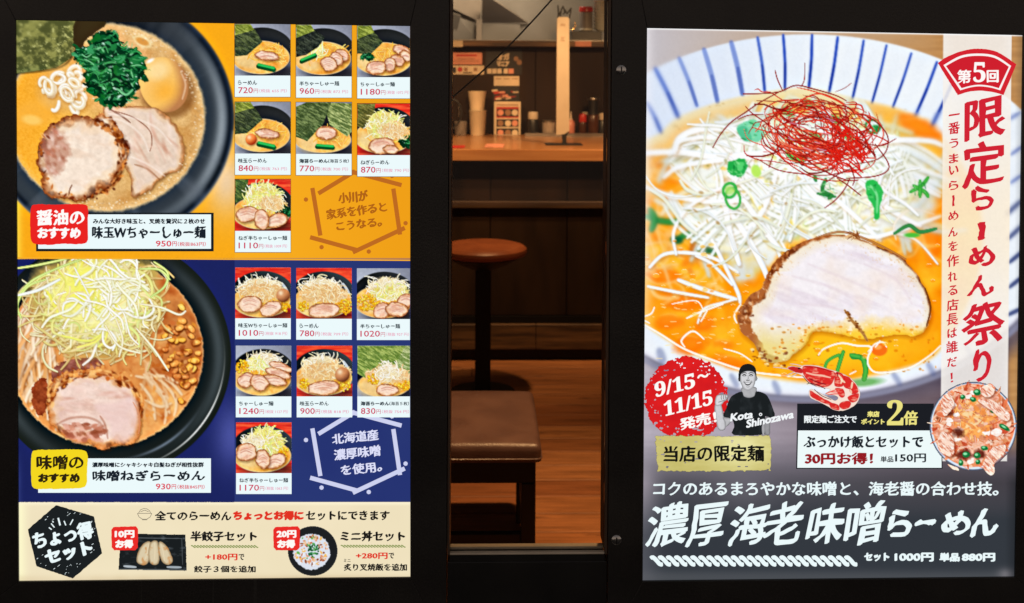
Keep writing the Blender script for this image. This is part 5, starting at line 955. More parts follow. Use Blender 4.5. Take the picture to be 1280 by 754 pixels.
# ================================================================ SETTING
XL0, XL1 = -.16, at(559.5, 400, 0)[0]         # casing of the left light box
XR0, XR1 = at(762, 400, 0)[0], 2.02
ZB, ZT = .52, 2.0
ZS = at(660, 694, 0)[2]
g = box('pavement', -8, 10, -10, -.02, -.12, 0, M_PAVE); tag(g, kind='structure')
w = boxes('shop_front_wall', [(-4, XL0, 0, .1, 0, 3.2), (XR1, 6, 0, .1, 0, 3.2), (XL0, XR1, 0, .1, ZT + .003, 3.2), (XL0, XR1, 0, .04, 0, ZB - .003)], M_BLACK); tag(w, kind='structure')
fl = box('floor', -1.6, 3.6, .1, 4.6, -.10, -.014, M_DKWOOD); tag(fl, kind='structure')
r = random.Random(12)
plank = []
for t_ in ((.46, .185, .070), (.40, .155, .058), (.52, .22, .088), (.43, .165, .058), (.36, .13, .05)):
    plank.append(mat('oiled_floor_board', t_, .5, noise_col=tuple(c * .55 for c in t_), nscale=(3, 45, 20), bump=.3, bscale=80, spec=.3, lo=.3, hi=.62))
for m_ in plank: knots(m_)
bw = .15; j = 0; me_cache = {}
for row in range(24):
    y = .12 + row * bw; x = -1.5 - r.uniform(0, .8)
    while x < 3.4:
        ln = r.choice((.92, 1.2, 1.5)); k = (ln, r.randrange(5))
        if x + ln > -.4 and x < 2.9:
            if k not in me_cache:
                bm = bmesh.new(); bm_box(bm, 0, ln - .0035, 0, bw - .0035, -.014, 0, .0015); me = from_bm(bm, 'floorboard'); me.materials.append(plank[k[1]]); me_cache[k] = me
            o = bpy.data.objects.new('floorboard', me_cache[k]); COL.objects.link(o); o.parent = fl; o.location = (x, y, r.uniform(-.0006, .0006))
        x += ln
wl = boxes('interior_wall', [(-1.6, 3.6, 6.9, 7, 0, 2.8), (-1.7, -1.6, .1, 7, 0, 2.8), (3.6, 3.7, .1, 7, 0, 2.8)], M_PLASTER); tag(wl, kind='structure')
ce = box('ceiling', -1.7, 3.7, .1, 7, 2.8, 2.9, M_CEIL); tag(ce, kind='structure')

# ================================================================ LEFT LIGHT BOX
def ring_casing(name, X0, X1, Z0, Z1, quad, mt, parent, front=-.0045, back=.06):
    """Black casing with a hole the shape of the lit sheet; four mitred bars with real thickness."""
    H = facade(np.array([q[0] for q in quad], float), np.array([q[1] for q in quad], float), 0)
    O = [(X0, Z1), (X1, Z1), (X1, Z0), (X0, Z0)]; I = [(h[0], h[2]) for h in H]
    for k in range(4):
        a, b, c, d = O[k], O[(k + 1) % 4], I[(k + 1) % 4], I[k]; bm = bmesh.new(); lo = []; hi = []
        for (x, z) in (a, b, c, d): lo.append(bm.verts.new((x, front, z))); hi.append(bm.verts.new((x, back, z)))
        bm.faces.new(lo); bm.faces.new(hi[::-1])
        for i in range(4): bm.faces.new((lo[i], hi[i], hi[(i + 1) % 4], lo[(i + 1) % 4]))
        bmesh.ops.recalc_face_normals(bm, faces=bm.faces)
        bmesh.ops.bevel(bm, geom=[e for e in bm.edges if all(abs(v.co.y - front) < 1e-6 for v in e.verts)], offset=.0009, segments=1, affect='EDGES')
        obj(name, from_bm(bm, name), mt, parent)
LQ = [(20.7, 25.4), (512.8, 32.9), (513, 720.7), (24.3, 725.8)]
LB = empty('menu_light_box', (.36, 0, ZB), 'lit menu box left of the window, many small ramen dishes on orange and navy', 'lit sign', 'lit ramen posters either side of the window')
ring_casing('casing_bar', XL0, XL1, ZB, ZT, LQ, M_BLACK, LB)
box('back_box', XL0 + .03, XL1 - .03, .004, .10, ZB + .02, ZT - .02, M_BLACK, LB)
bp = picture('print_sheet', sheet_left(), 0, LB)
picture('set_menu_strip', sheet_cream(), 1, LB)
d1 = picture('bowl_photo', photo_shoyu(), 1, LB); d1['label'] = 'printed bowl of ramen with egg, spinach and two pork slices on orange'
d2 = picture('bowl_photo', photo_miso(), 1, LB); d2['label'] = 'printed bowl of ramen with shredded leek, corn and pork on navy'
flat('divider_line', [(20, 321.4), (513, 324.6), (513, 326.2), (20, 323.2)], (250, 176, 40), 2, LB)
# hexagons of brush strokes
for dy, col in ((0, (190, 106, 34)), (300.5, (206, 210, 240))):
    L = Letters(col, 1.5)
    for i, s in enumerate([(390.5, 235, 400.5, 294.5), (387.7, 296.6, 445.6, 312.5), (441, 315.5, 506, 285), (491.7, 235.8, 500, 293.3), (438.2, 214.4, 502, 231.5), (398, 242, 444, 214)]): L.poly(bar(s[0], s[1] + dy, s[2], s[3] + dy, 5.4), i % 2)
    for x, y in ((382.5, 249.5), (402, 309), (507, 279), (461, 314.5), (490, 220)): L.poly(disc(x, y + dy, 2.9, 7))
    L.done(LB, 'hexagon_outline')
    L = Letters((176, 98, 24) if dy == 0 else (222, 224, 250), 2)
    if dy == 0:
        L.add('小川が', (423, 238.5, 460, 253.5), .35, .5, -5, wob=.8, res=3); L.add('家系を作ると', (407.5, 256.5, 483.5, 270), .3, .5, -8, wob=.8, res=3); L.add('こうなる。', (420, 274, 477, 286), .3, .5, -6, wob=.8, res=3)
    else:
        L.add('北海道産', (415, 539, 473, 553), .15, .5, -6, wob=.7, res=3); L.add('濃厚味噌', (417.5, 558.5, 475.5, 573), .15, .5, -6, wob=.7, res=3); L.add('を使用。', (426, 578.5, 477, 592), .15, .5, -6, wob=.7, res=3)
    L.done(LB)
# menu cards
cards = [(293.6, 30.2, 'ramen', 'らーめん', '720', '655'), (370.2, 31.2, 'half', '半ちゃーしゅー麺', '960', '872'), (446.6, 32.2, 'full', 'ちゃーしゅー麺', '1180', '1072'),
         (293.9, 127.6, 'egg', '味玉らーめん', '840', '763'), (370.2, 128.0, 'nori', '海苔らーめん（海苔５枚）', '770', '700'), (446.8, 129.6, 'negi', 'ねぎらーめん', '870', '790'), (294, 224.2, 'negihalf', 'ねぎ半ちゃーしゅー麺', '1110', '1009'),
         (294.2, 334.4, 'm_w', '味玉Wちゃーしゅー麺', '1010', '918'), (370.4, 335, 'm_ramen', 'らーめん', '780', '709'), (446.2, 335.4, 'm_half', '半ちゃーしゅー麺', '1020', '927'),
         (294.9, 432, 'm_full', 'ちゃーしゅー麺', '1240', '1127'), (371, 432, 'm_egg', '味玉らーめん', '900', '818'), (446.8, 432, 'm_nori', '海苔らーめん（海苔５枚）', '830', '754'), (295.2, 527.8, 'm_negihalf', 'ねぎ半ちゃーしゅー麺', '1170', '1063')]
DLAB = {'ramen': 'with seaweed and one pork slice', 'half': 'with three pork slices', 'full': 'with five pork slices', 'egg': 'with seaweed, pork and a halved egg', 'nori': 'with large fanned seaweed sheets', 'negi': 'with shredded leek mound on red', 'negihalf': 'with leek mound and three pork slices on red', 'm_w': 'with bean sprouts, egg, corn and two pork slices', 'm_ramen': 'with bean sprouts and one pork slice', 'm_half': 'with corn at left and pork slices at right', 'm_full': 'with fanned pork slices and corn', 'm_egg': 'with bean sprouts, pork and an egg', 'm_nori': 'with seaweed fan, sprouts and corn', 'm_negihalf': 'with leek mound, pork slices and corn'}
for i, (x, y, k, nm, pr, tx) in enumerate(cards):
    wd = min(69.4, 512.4 - x) if x > 440 else 69.4; ph = 64.4 if i < 7 else 63.4; hh = 91 if i < 7 else 89.6
    if i < 7: flat('card_border', rect(x - .6, y - .6, x + wd + .5, y + hh + .6), (96, 66, 30), 2.2, LB)
    c = flat('menu_card', rect(x, y, x + wd, y + hh), WHITE, 2.6, LB); c['label'] = 'printed menu card for a bowl ' + DLAB[k]
    picture('dish_photo', small_dish((x, y, x + wd, y + ph), DISHES[k], i + 3), 3, c)
    L = Letters((62, 74, 80), 3.4); yb = y + ph
    n = len(nm); wn = {4: 24, 6: 36, 7: 43, 8: 50, 9: 61, 10: 61}.get(n, 66 if x < 440 else 64.5)
    if n > 11: L.add('海苔らーめん', (x + 4, yb + 6, x + 40, yb + 11.6), .18, .3); L.add('（海苔５枚）', (x + 40, yb + 6.4, x + wn, yb + 11.4), 0, .2)
    else: L.add(nm, (x + 4, yb + 5.8, x + 4 + wn, yb + 11.8), 0, .3, wob=.4)
    L.done(c)
    L = Letters((206, 44, 84), 3.4); pw = 6.1 * len(pr)
    L.add(pr, (x + 4.4, yb + 14.4, x + 4.4 + pw, yb + 22), .12); L.add('円', (x + 5.4 + pw, yb + 16.4, x + 10.8 + pw, yb + 21.8))
    L.done(c); L = Letters((232, 122, 160), 3.4); L.add('（税抜 ' + tx + ' 円）', (x + 12.4 + pw, yb + 16.8, min(x + 65, x + wd - 1), yb + 21.2)); L.done(c)
# recommendation labels
lb = flat('title_label', rect(45.4, 265.9, 267.3, 314.2), INKBLACK, 3, LB); flat('label_panel', rect(48, 268, 264, 311), WHITE, 3.4, lb)
L = Letters(TITLE, 3.8); L.add('みんな大好き味玉と、叉焼を贅沢に２枚のせ', (116.5, 273, 256.6, 279.9), .15, .3, wob=.25); L.add('味玉Wちゃーしゅー麺', (115.5, 282.4, 257.3, 298.2), .12, .7, wob=1.0, res=4); L.done(lb)
L = Letters((222, 70, 90), 3.8); L.add('950', (195, 300.6, 214.6, 308.2), .25); L.add('円', (215.6, 301.6, 221.2, 307.8), .12); L.add('（税抜863円）', (222.4, 302.2, 257.5, 307.8), .1); L.done(lb)
bl = flat('tag_blob', [(39, 261), (46, 255.5), (70, 256), (92, 255), (108, 256), (110.5, 264), (109.5, 282), (110, 300), (102, 305), (80, 304.6), (60, 306), (42, 304), (38.6, 292)], (234, 36, 34), 4, LB, rough=.35, sm=3)
L = Letters((255, 252, 250), 4.6); L.add('醤油の', (46.4, 261.8, 105.6, 281.8), .3, .75, wob=1, res=4); L.add('おすすめ', (47.4, 284, 101, 298.2), .4, .8, wob=.8, res=4); L.done(bl)
lb = flat('title_label', rect(48, 572.8, 263.8, 615.8), WHITE, 3, LB)
L = Letters(TITLE, 3.8); L.add('濃厚味噌にシャキシャキ白髪ねぎが相性抜群', (115.5, 577.4, 255, 583.9), .15, .3, wob=.25); L.add('味噌ねぎらーめん', (115.9, 587.6, 256, 601.2), .12, .7, wob=1.0, res=4); L.done(lb)
L = Letters((222, 70, 90), 3.8); L.add('930', (195, 604, 213.8, 611.6), .25); L.add('円', (214.8, 605, 220.4, 611.2), .12); L.add('（税抜845円）', (222, 605.6, 256, 611), .1); L.done(lb)
bl = flat('tag_blob', [(40, 568), (46, 562.5), (70, 562), (92, 561.5), (106, 563), (110, 570), (109, 590), (108, 606), (98, 610), (60, 611), (43, 610), (39.6, 598)], (244, 216, 32), 4, LB, rough=.35, sm=3)
L = Letters((44, 34, 16), 4.6); L.add('味噌の', (46.4, 568.4, 104.6, 586.8), .1, .8, wob=1, res=4); L.add('おすすめ', (48.4, 591.2, 100.4, 603), .45, .75, wob=.8, res=4); L.done(bl)
# cream strip
hx = flat('hexagon_stamp', [(70.3, 631.2), (117.5, 645.3), (127.8, 691.6), (91.3, 722.9), (45.9, 707.5), (35, 661.6)], (28, 32, 34), 3, LB, rough=.3)
L = Letters(WHITE, 3.5); L.add('ちょっ得', (41, 657.5, 117, 680), .6, .8, -11, wob=.9, res=4); L.add('セット', (56, 681, 116, 700), .7, .9, -12, wob=.8, res=4)
for (ax, ay, bx, by) in [(221, 182, 240, 196), (236, 155, 258, 182), (283, 118, 296, 168), (322, 138, 334, 168), (362, 165, 382, 128), (245, 140, 252, 148)]: L.poly(bar(20 + ax / 5.333, 625 + ay / 5.333, 20 + bx / 5.333, 625 + by / 5.333, 1.5 if ax != 283 else 2.2))
r = random.Random(4)
for k in range(46):
    a = r.uniform(0, 6.28); q = r.uniform(.72, .97); x, y = 81 + 43 * q * math.cos(a), 677 + 42 * q * math.sin(a); l = r.uniform(.6, 2.4)
    L.poly(bar(x, y, x + l, y - l * .7, r.uniform(.3, .7)))
L.done(hx)
L = Letters((28, 26, 24), 3)
L.add('全てのらーめん', (194, 638.2, 289.5, 650.2), .15, .6, wob=.6, res=3); L.add('セットにできます', (382.3, 638, 486.8, 650.2), .15, .6, wob=.6, res=3)
L.add('半餃子セット', (238.4, 663.4, 321.2, 676.4), .2, .7, wob=.7, res=3); L.add('ミニ丼セット', (425.7, 663.4, 506.3, 676.4), .2, .7, wob=.7, res=3)
L.add('で', (298.4, 692, 305.6, 700), .15, .2); L.add('で', (485.8, 690.6, 492.8, 698), .15, .2); L.add('餃子３個を追加', (242.5, 706.6, 319.8, 715.4), .12, .4, wob=.3); L.add('炙り叉焼飯を追加', (429.8, 704, 508.8, 713.4), .12, .4, wob=.3); L.add('ミニ', (429.8, 698.4, 438.4, 702.4), 0, .15)
L.done(LB)
L = Letters((226, 50, 34), 3); L.add('ちょっとお得に', (291.5, 638, 379.8, 650.2), .55, .7, wob=.5, res=3)
L.add('+180円', (256.8, 691.6, 297, 700.2), .3, .2); L.add('+280円', (444.8, 690.2, 484.6, 698.6), .3, .2); L.done(LB)
L = Letters((136, 152, 84), 3); braid(L, 239, 321, 683, 3.6, 22); braid(L, 426, 505, 682.6, 3.6, 21); L.done(LB, 'braid_line')
L = Letters((92, 86, 76), 3)    # line drawing of a rice bowl
for p in ([(172, 641.5), (190, 641.5)], [(172, 641.5), (174, 646), (178, 648.6)], [(190, 641.5), (188, 646), (184, 648.6)], [(177.5, 648.8), (184.5, 648.8)], [(178, 649.6), (184, 649.6)], [(173.5, 641), (176, 637), (180, 635.4), (184, 636), (187, 638), (188.5, 641)], [(176, 639.5), (181, 637.5), (186, 639.5)]):
    for a, b in zip(p, p[1:]): L.poly(bar(*a, *b, .6))
L.done(LB, 'bowl_drawing')
picture('gyoza_photo', art_gyoza(), 3, LB); picture('rice_bowl_photo', art_bowl(), 3, LB)
for bx, tx, x0 in ((0, '10円', 139.4), (202.6, '20円', 341.6)):
    b = flat('discount_badge', [(x0 + 3, 658.4), (x0 + 31, 657.6), (x0 + 33.6, 661), (x0 + 33, 684), (x0 + 30, 687.4), (x0 + 4, 687.6), (x0 + .6, 684), (x0, 662)], (234, 44, 40), 4, LB, rough=.25)
    L = Letters((255, 250, 246), 4.5); L.add(tx, (x0 + 4.4, 662.2, x0 + 29, 672), .5, .3, wob=.2); L.add('お得', (x0 + 5.2, 674, x0 + 27.6, 684.8), .5, .5, wob=.4); L.done(b)

# ================================================================ RIGHT LIGHT BOX
RQ = [(808.6, 35.4), (1277.7, 44.2), (1267.6, 720.5), (803, 725.5)]
RB = empty('promotion_light_box', (1.56, 0, ZB), 'lit poster box right of the window showing one big ramen bowl and prawn', 'lit sign', 'lit ramen posters either side of the window')
ring_casing('casing_bar', XR0, XR1, ZB, ZT, RQ, M_BLACK, RB)
box('back_box', XR0 + .03, XR1 - .03, .004, .10, ZB + .02, ZT - .02, M_BLACK, RB)
picture('print_sheet', sheet_right(), 0, RB)
d = photo_ebi(); picture('bowl_photo', d, 1, RB)
for sx_, sy_ in ((776.5, 87.5), (770.5, 675)):
    c = at(sx_, sy_, -.0045); me = lathe_me('screw', [(.0095, 0), (.0095, .0008), (.0085, .0022), (.005, .0036), (.0, .0040)], 20); me.transform(Matrix.Rotation(math.pi / 2, 4, 'X'))
    s = obj('screw', me, M_SCREW, RB, (c[0], -.0047, c[2]))
    box('screw_slot', c[0] - .0012, c[0] + .0012, -.0092, -.0080, c[2] - .006, c[2] + .006, M_DARKP, s)
# fan badge
fb = flat('fan_badge', smooth([(1172, 79), (1182, 72), (1200, 64.6), (1222, 61), (1246, 65), (1270, 80.5)], 5, False).tolist() + smooth([(1270, 80.5), (1262, 100), (1254, 119)], 3, False).tolist()[1:] + smooth([(1254, 119), (1240, 115), (1224, 113.6), (1210, 115), (1197, 119)], 4, False).tolist()[1:] + [(1185, 100)], (214, 36, 48), 3, RB, rough=.2)
inner = smooth([(1179, 81.5), (1200, 70), (1222, 67), (1244, 70), (1263.5, 82.5)], 5, False).tolist() + smooth([(1250, 113), (1238, 109.6), (1224, 108), (1212, 109.5), (1200, 113)], 4, False).tolist()
flat('fan_line', inner, (252, 244, 242), 3.4, fb)
cx_, cy_ = 1223, 91; flat('fan_fill', [(cx_ + (x - cx_) * .93, cy_ + (y - cy_) * .88) for x, y in inner], (208, 32, 46), 3.8, fb)
L = Letters((255, 250, 248), 4.2); L.add('第', (1196, 87, 1213.4, 104.4), .15, .6, wob=.6, res=4); L.add('回', (1233, 87.5, 1247.8, 103.2), .3, .5, wob=.5, res=4); L.add('𝟓', (1216, 77.6, 1231.4, 103), .2, .2, res=5); L.done(fb)
# vertical lettering
L = Letters((210, 36, 52), 3)
for ch, b, tn in (('限', (1204.6, 122, 1255.8, 173), 0), ('定', (1202.6, 177, 1255.8, 232), 0), ('ら', (1214.5, 232, 1241, 263), 0), ('ー', (1222.5, 277, 1231, 300), 1), ('め', (1211, 306.6, 1242.6, 334), 0), ('ん', (1209.7, 344.5, 1242.6, 370), 0), ('祭', (1202.8, 377.6, 1256, 432), 0), ('り', (1216.6, 436.6, 1239.4, 477), 0)):
    L.add(ch, b, .35, 1.45 if ch in '限定祭' else 1.5, 0, res=6, wob=2.6, rise=.16 if ch in '限定祭' else 0, seed=ord(ch) % 97, turn=bool(tn))
for ch, y in zip('一番うまいらーめんを作れる店長は誰だ！', (143.5, 160, 179, 198, 212.5, 231.6, 250.7, 269.7, 290, 307.6, 326, 345.5, 363, 381, 399, 416, 433.4, 452.4, 472)):
    xc = 1192.5 - (y - 140) * .0095; big = ch in '番作店長誰'; w_ = 14.6 if big else 12; h_ = 15 if big else 12
    if ch == '一': w_, h_ = 14, 2.6
    if ch == 'ー': w_, h_ = 2.6, 14
    if ch == '！': w_, h_ = 3, 12
    L.add(ch, (xc - w_ / 2, y - h_ / 2, xc + w_ / 2, y + h_ / 2), 0, .55, 0, res=3, wob=.8, rise=.12, seed=ord(ch) % 91, turn=(ch == 'ー'))
L.done(RB)
sb = picture('sale_badge', art_sale_badge(), 3, RB)
L = Letters((255, 252, 248), 3.5)
L.add('𝟗/𝟏𝟓', (817.5, 471.6, 869, 490.6), .25, .3, -14, skew=.16, res=4); L.add('〜', (871, 467, 886, 472.6), .5, .3, -14, res=4)
L.add('𝟏𝟏/𝟏𝟓', (829, 494, 891, 513), .25, .3, -14, skew=.16, res=4); L.add('発売！', (849, 517.5, 896, 533.5), .3, .7, -12, skew=.1, wob=.7, res=4); L.done(sb)
gp = picture('gold_panel', art_gold(), 3.2, RB)
L = Letters((20, 20, 18), 3.7); L.add('当店の限定麺', (829.6, 556.2, 955, 577), .1, .75, wob=1.0, res=4); L.done(gp)
pp = picture('cook_photo', art_person(), 3.8, RB); pp['label'] = 'black and white print of a smiling man in a dark knit cap raising one fist'
L = Letters((244, 248, 250), 4.3); L.add('Kota', (912.8, 514.6, 941.4, 524.6), .45, .2, -9, skew=.25, res=3); L.add('Shinozawa', (932, 518.4, 992.8, 528.6), .45, .2, -12, skew=.25, res=3)
L.poly(disc(950.5, 517.8, 2.1, 9)); L.done(pp)
L = Letters((28, 32, 34), 4.9); L.poly(disc(950.5, 517.8, 1.0, 7)); L.done(pp)
bb = flat('offer_panel', [(996.3, 504.4), (1167, 504.4), (1167, 537), (1177.8, 537), (1177.8, 586), (995, 586)], (28, 30, 36), 2.6, RB)
flat('offer_field', [(997.4, 538), (1176.6, 538), (1176.6, 584.6), (996.4, 584.6)], (238, 250, 250), 3, bb)
L = Letters((238, 244, 246), 3.4); L.add('限定麺ご注文で', (1005, 518.6, 1070.8, 528.8), .35, .2); L.done(bb)
L = Letters((236, 226, 130), 3.4); L.add('来店', (1083.6, 513.6, 1099, 521.2), .4, .2); L.add('ポイント', (1076, 522.8, 1105.6, 530.4), .35, .2); L.add('𝟐', (1108.4, 499.6, 1129, 531.4), .2, .2, res=5); L.add('倍', (1129.3, 512.8, 1147, 531.2), .35, .5, res=4); L.done(bb)
L = Letters((30, 36, 44), 3.4); L.add('ぶっかけ飯とセットで', (1003.9, 544, 1153.6, 559.8), .2, .7, wob=.5, res=3); L.add('単品', (1100.4, 570, 1116.4, 577.6), .1, .2); L.add('150円', (1118.6, 566.4, 1157.2, 577.8), .2, .3); L.done(bb)
L = Letters((150, 26, 34), 3.4); L.add('30円お得！', (1005.8, 565, 1091, 580.4), .35, .7, wob=.4, res=3); L.done(bb)
picture('prawn_drawing', art_shrimp(), 4.6, RB); picture('rice_bowl_photo', art_donburi(), 4.6, RB)
L = Letters(WHITE, 2); L.add('コクのあるまろやかな味噌と、海老醤の合わせ技。', (816.6, 601.6, 1247.6, 619.6), .2, .55, wob=.5, res=4)
X_ = 809
for ch, b in zip('濃厚海老味噌', ((809, 628, 860, 682), (860, 629, 906, 682), (911, 629, 960, 681), (955, 627, 1004, 681), (1009, 629, 1054, 681), (1057, 628, 1104, 680))):
    L.add(ch, b, .4, 1.25, 0, skew=.16, res=6, wob=2.8, rise=.16, seed=ord(ch) % 89)
for ch, b in (('ら', (1110, 636, 1139, 672)), ('ー', (1143, 650, 1169, 656)), ('め', (1177, 639, 1213, 669)), ('ん', (1213, 635, 1248, 670))): L.add(ch, b, .5, 1.9, -3, skew=.12, res=6, wob=2.2, seed=ord(ch) % 89)
L.add('セット', (1080, 690.6, 1111.6, 701.6), .5, .5, res=3); L.add('1000円', (1118, 690.4, 1167, 702), .5, .5, res=3); L.add('単品', (1174, 690.6, 1199.4, 702), .5, .5, res=3); L.add('880円', (1202, 690.8, 1243.8, 702), .5, .5, res=3)
braid(L, 813, 1066, 701.2, 14, 25)
L.done(RB)

# ================================================================ WINDOW BETWEEN THE BOXES
WX0, WX1 = XL1 + .0015, XR0 - .0015
WN = empty('shop_window', ((WX0 + WX1) / 2, .03, ZS), 'narrow window with a steel sill rail between the two lit menu boxes', 'window')
box('jamb', WX0, WX0 + .004, .0, .078, ZS + .001, ZT, M_JAMB, WN); box('jamb', WX1 - .004, WX1, .0, .078, ZS + .001, ZT, M_JAMB, WN)
xa, xb = WX0 + .0045, WX1 - .0045
sl = box('sill', xa, xb, .0, .040, ZS - .012, ZS, M_BLACK2, WN); box('rail', xa, xb, .0005, .0095, ZS + .0003, ZS + .004, M_ALU, sl, .001); box('rail', xa, xb, .022, .036, ZS + .0003, ZS + .006, M_ALU, sl, .001)
box('glass_pane', xa, xb, .0140, .0185, ZS + .0003, ZT, M_PANE, WN)
box('apron_panel', WX0, WX1, -.001, .0385, ZB, ZS - .0125, M_BLACK2, WN, .001)

# ================================================================ INTERIOR
YC = on_level(660, 452, 0)[1]                 # foot of the counter
CT = at(660, 187, YC - .02)[2]; CB = at(660, 201.5, YC - .02)[2]; YK = on_level(660, 168, CT)[1]
print('counter', YC, CT, CB, YK, 'sill', ZS)
Y1 = YC - .02; x0, x1 = -1.2, 3.2
CO = empty('dining_counter', (1, YC, 0), 'honey coloured wooden counter with dark brown boarded front across the back of the room', 'counter')
box('counter_top', x0, x1, Y1, YK, CB, CT, M_COUNTER, CO, .003)
zr0, zr1 = at(660, 260, YC + .03)[2], at(660, 252, YC + .03)[2]
k = 0; X = x0
while X < x1:
    wd = .42; box('front_board', X, min(X + wd - .004, x1), YC + .05, YC + .07, .24, CB, M_DKWOOD, CO, .002); X += wd; k += 1
box('rail', x0, x1, YC + .02, YC + .0495, zr0, zr1, mat('dark_rail_wood', (.07, .035, .015), .5, noise_col=(.03, .015, .007), nscale=(3, 20, 40)), CO, .002)
zb0, zb1 = at(660, 437, YC)[2], at(660, 406, YC)[2]
X = x0
for wd in (1.1, 1.25, 1.3, .75): box('kick_board', X, X + wd - .003, YC, YC + .03, zb0, zb1, M_DKPLANK, CO, .002); X += wd
box('toe_recess', x0, x1, YC + .035, YC + .0495, 0, .238, M_BLKWOOD, CO); box('light_stop_board', x0, x1, YC + .0705, YC + .085, 0, CB - .001, M_BLKWOOD, CO)  # last board is added to stop light through the front gaps
# partition and serving shelf
SH0, SH1 = at(660, 58, YK - .1)[2], at(660, 50.5, YK - .1)[2]
PT = empty('back_partition', (1, YK, CT), 'dark brown board partition behind the counter, papers pinned on it', 'partition')
X = x0
box('backing', x0, x1, YK + .0305, YK + .045, CT - .3, SH0 - .001, M_BLKWOOD, PT)
while X < x1: box('wall_board', X, min(X + .6 - .004, x1), YK + .001, YK + .03, CT - .3, SH0 - .001, M_WALL, PT, .002); X += .6
SHF = empty('serving_shelf', (1, YK, SH0), 'steel edged serving shelf above the pinned papers', 'shelf')
box('shelf_board', x0, x1, YK - .1, YK + .35, SH0, SH1 - .004, M_DKPLANK, SHF, .002); box('steel_edge', x0, x1, YK - .104, YK + .36, SH1 - .0038, SH1 + .002, M_STEEL, SHF, .001)
def cardbox(name, px0, py0, px1, py1, Y, mt, parent=None, th=.002):
    a, b = at(px0, py1, Y), at(px1, py0, Y); return box(name, a[0], b[0], Y - th, Y, a[2], b[2], mt, parent)
def on_plane(Y):
    def f(x, y, layer=0):
        v = np.stack([(np.asarray(x, float) - PCX) / F, -(np.asarray(y, float) - PCY) / F, -np.ones(len(np.atleast_1d(x)))], -1) @ AX.T
        t = (Y - CAM[1]) / v[:, 1]; P = CAM + v * t[:, None]; P[:, 1] = Y - .0006 * layer - .0001; return P
    return f
def paper(col): return mat('printed_paper_tint', tuple(lin(c3(col))), .6)
PW, PP, PR, PK, PB = paper((225, 205, 175)), paper((225, 150, 125)), paper((190, 40, 30)), paper((24, 20, 20)), paper((150, 110, 80))
o = cardbox('shelf_price_card', 562, 58.6, 578.5, 50.8, YK - .1045, PW); tag(o, 'small blank orange lit card on the shelf edge at its left end', 'card')
o = cardbox('shelf_price_card', 719, 58.2, 739, 51.6, YK - .1045, PP); tag(o, 'small reddish card on the shelf edge below the red lidded jar', 'card')
TP = on_plane(YK - .002)
def poster(px0, py0, px1, py1, mt, label, name='notice'):
    o = cardbox(name, px0, py0, px1, py1, YK, mt); tag(o, label, 'notice', 'notices on the board behind the counter'); return o
p1 = poster(562, 66, 602.6, 80.4, PP, 'wide pink notice topmost left on the dark board behind the counter')
L = Letters(None, 2, TP, PB)
for y in (69, 73.5): L.poly(bar(572, y, 594, y, .9))
for y in (75.5, 77.5): L.poly(bar(566, y, 599, y, .7))
L.done(p1, 'print_lines'); flat('print_band', rect(570, 68.2, 596, 70.4), None, 3, p1, TP, PR)
p2 = poster(562, 82.2, 605, 93, PW, 'long pale strip of small pictures just below the pink notice')
flat('print_block', rect(564, 84, 570, 91.5), None, 2, p2, TP, PK); flat('print_spot', disc(575, 87, 3.2, 12), None, 2, p2, TP, PR)
for x in (580, 592): flat('print_block', rect(x, 84.6, x + 4.5, 89), None, 2, p2, TP, PB)
flat('print_band', rect(579, 90.2, 590, 91.8), None, 2, p2, TP, PK)
p3 = poster(607, 61, 652.6, 93.2, PK, 'black poster with large white brush characters behind the counter')
L = Letters(None, 2, TP, PW); L.add('オガ', (621.5, 67, 637, 75.6), .45, .5, -4, wob=.5); L.add('マニア', (621, 76.5, 636.5, 83.5), .4, .4, 3, wob=.5); L.done(p3)
for x0_, x1_ in ((609, 614.5), (615.4, 620.6), (621.6, 627), (629.6, 634.6), (635.6, 642)): flat('print_block', rect(x0_, 86, x1_, 92), None, 2, p3, TP, PW if x0_ != 635.6 else PP)
flat('print_spot', disc(645, 73.5, 3, 12), None, 2, p3, TP, PB); flat('print_spot', disc(649, 78, 3.2, 12), None, 2.5, p3, TP, PB)
p4 = poster(617.4, 95.4, 649, 107.2, PW, 'pale card with three square blocks below the black poster')
for x_ in (619.6, 629.6, 640): flat('print_block', rect(x_, 98, x_ + 7.4, 99), None, 2, p4, TP, PB)
p5 = poster(616.4, 108.4, 649, 126.2, PK, 'dark picture strip of grilled dishes just above the white menu stand')
r = random.Random(5)
for k in range(16):
    x, y = r.uniform(618, 646), r.uniform(110.5, 124.5); flat('print_streak', bar(x - 3.5, y, x + 3.5, y + r.uniform(-1.5, 1.5), r.uniform(.8, 2.2)), None, 2 + k * .1, p5, TP, r.choice((PP, PR, PB, PW)))
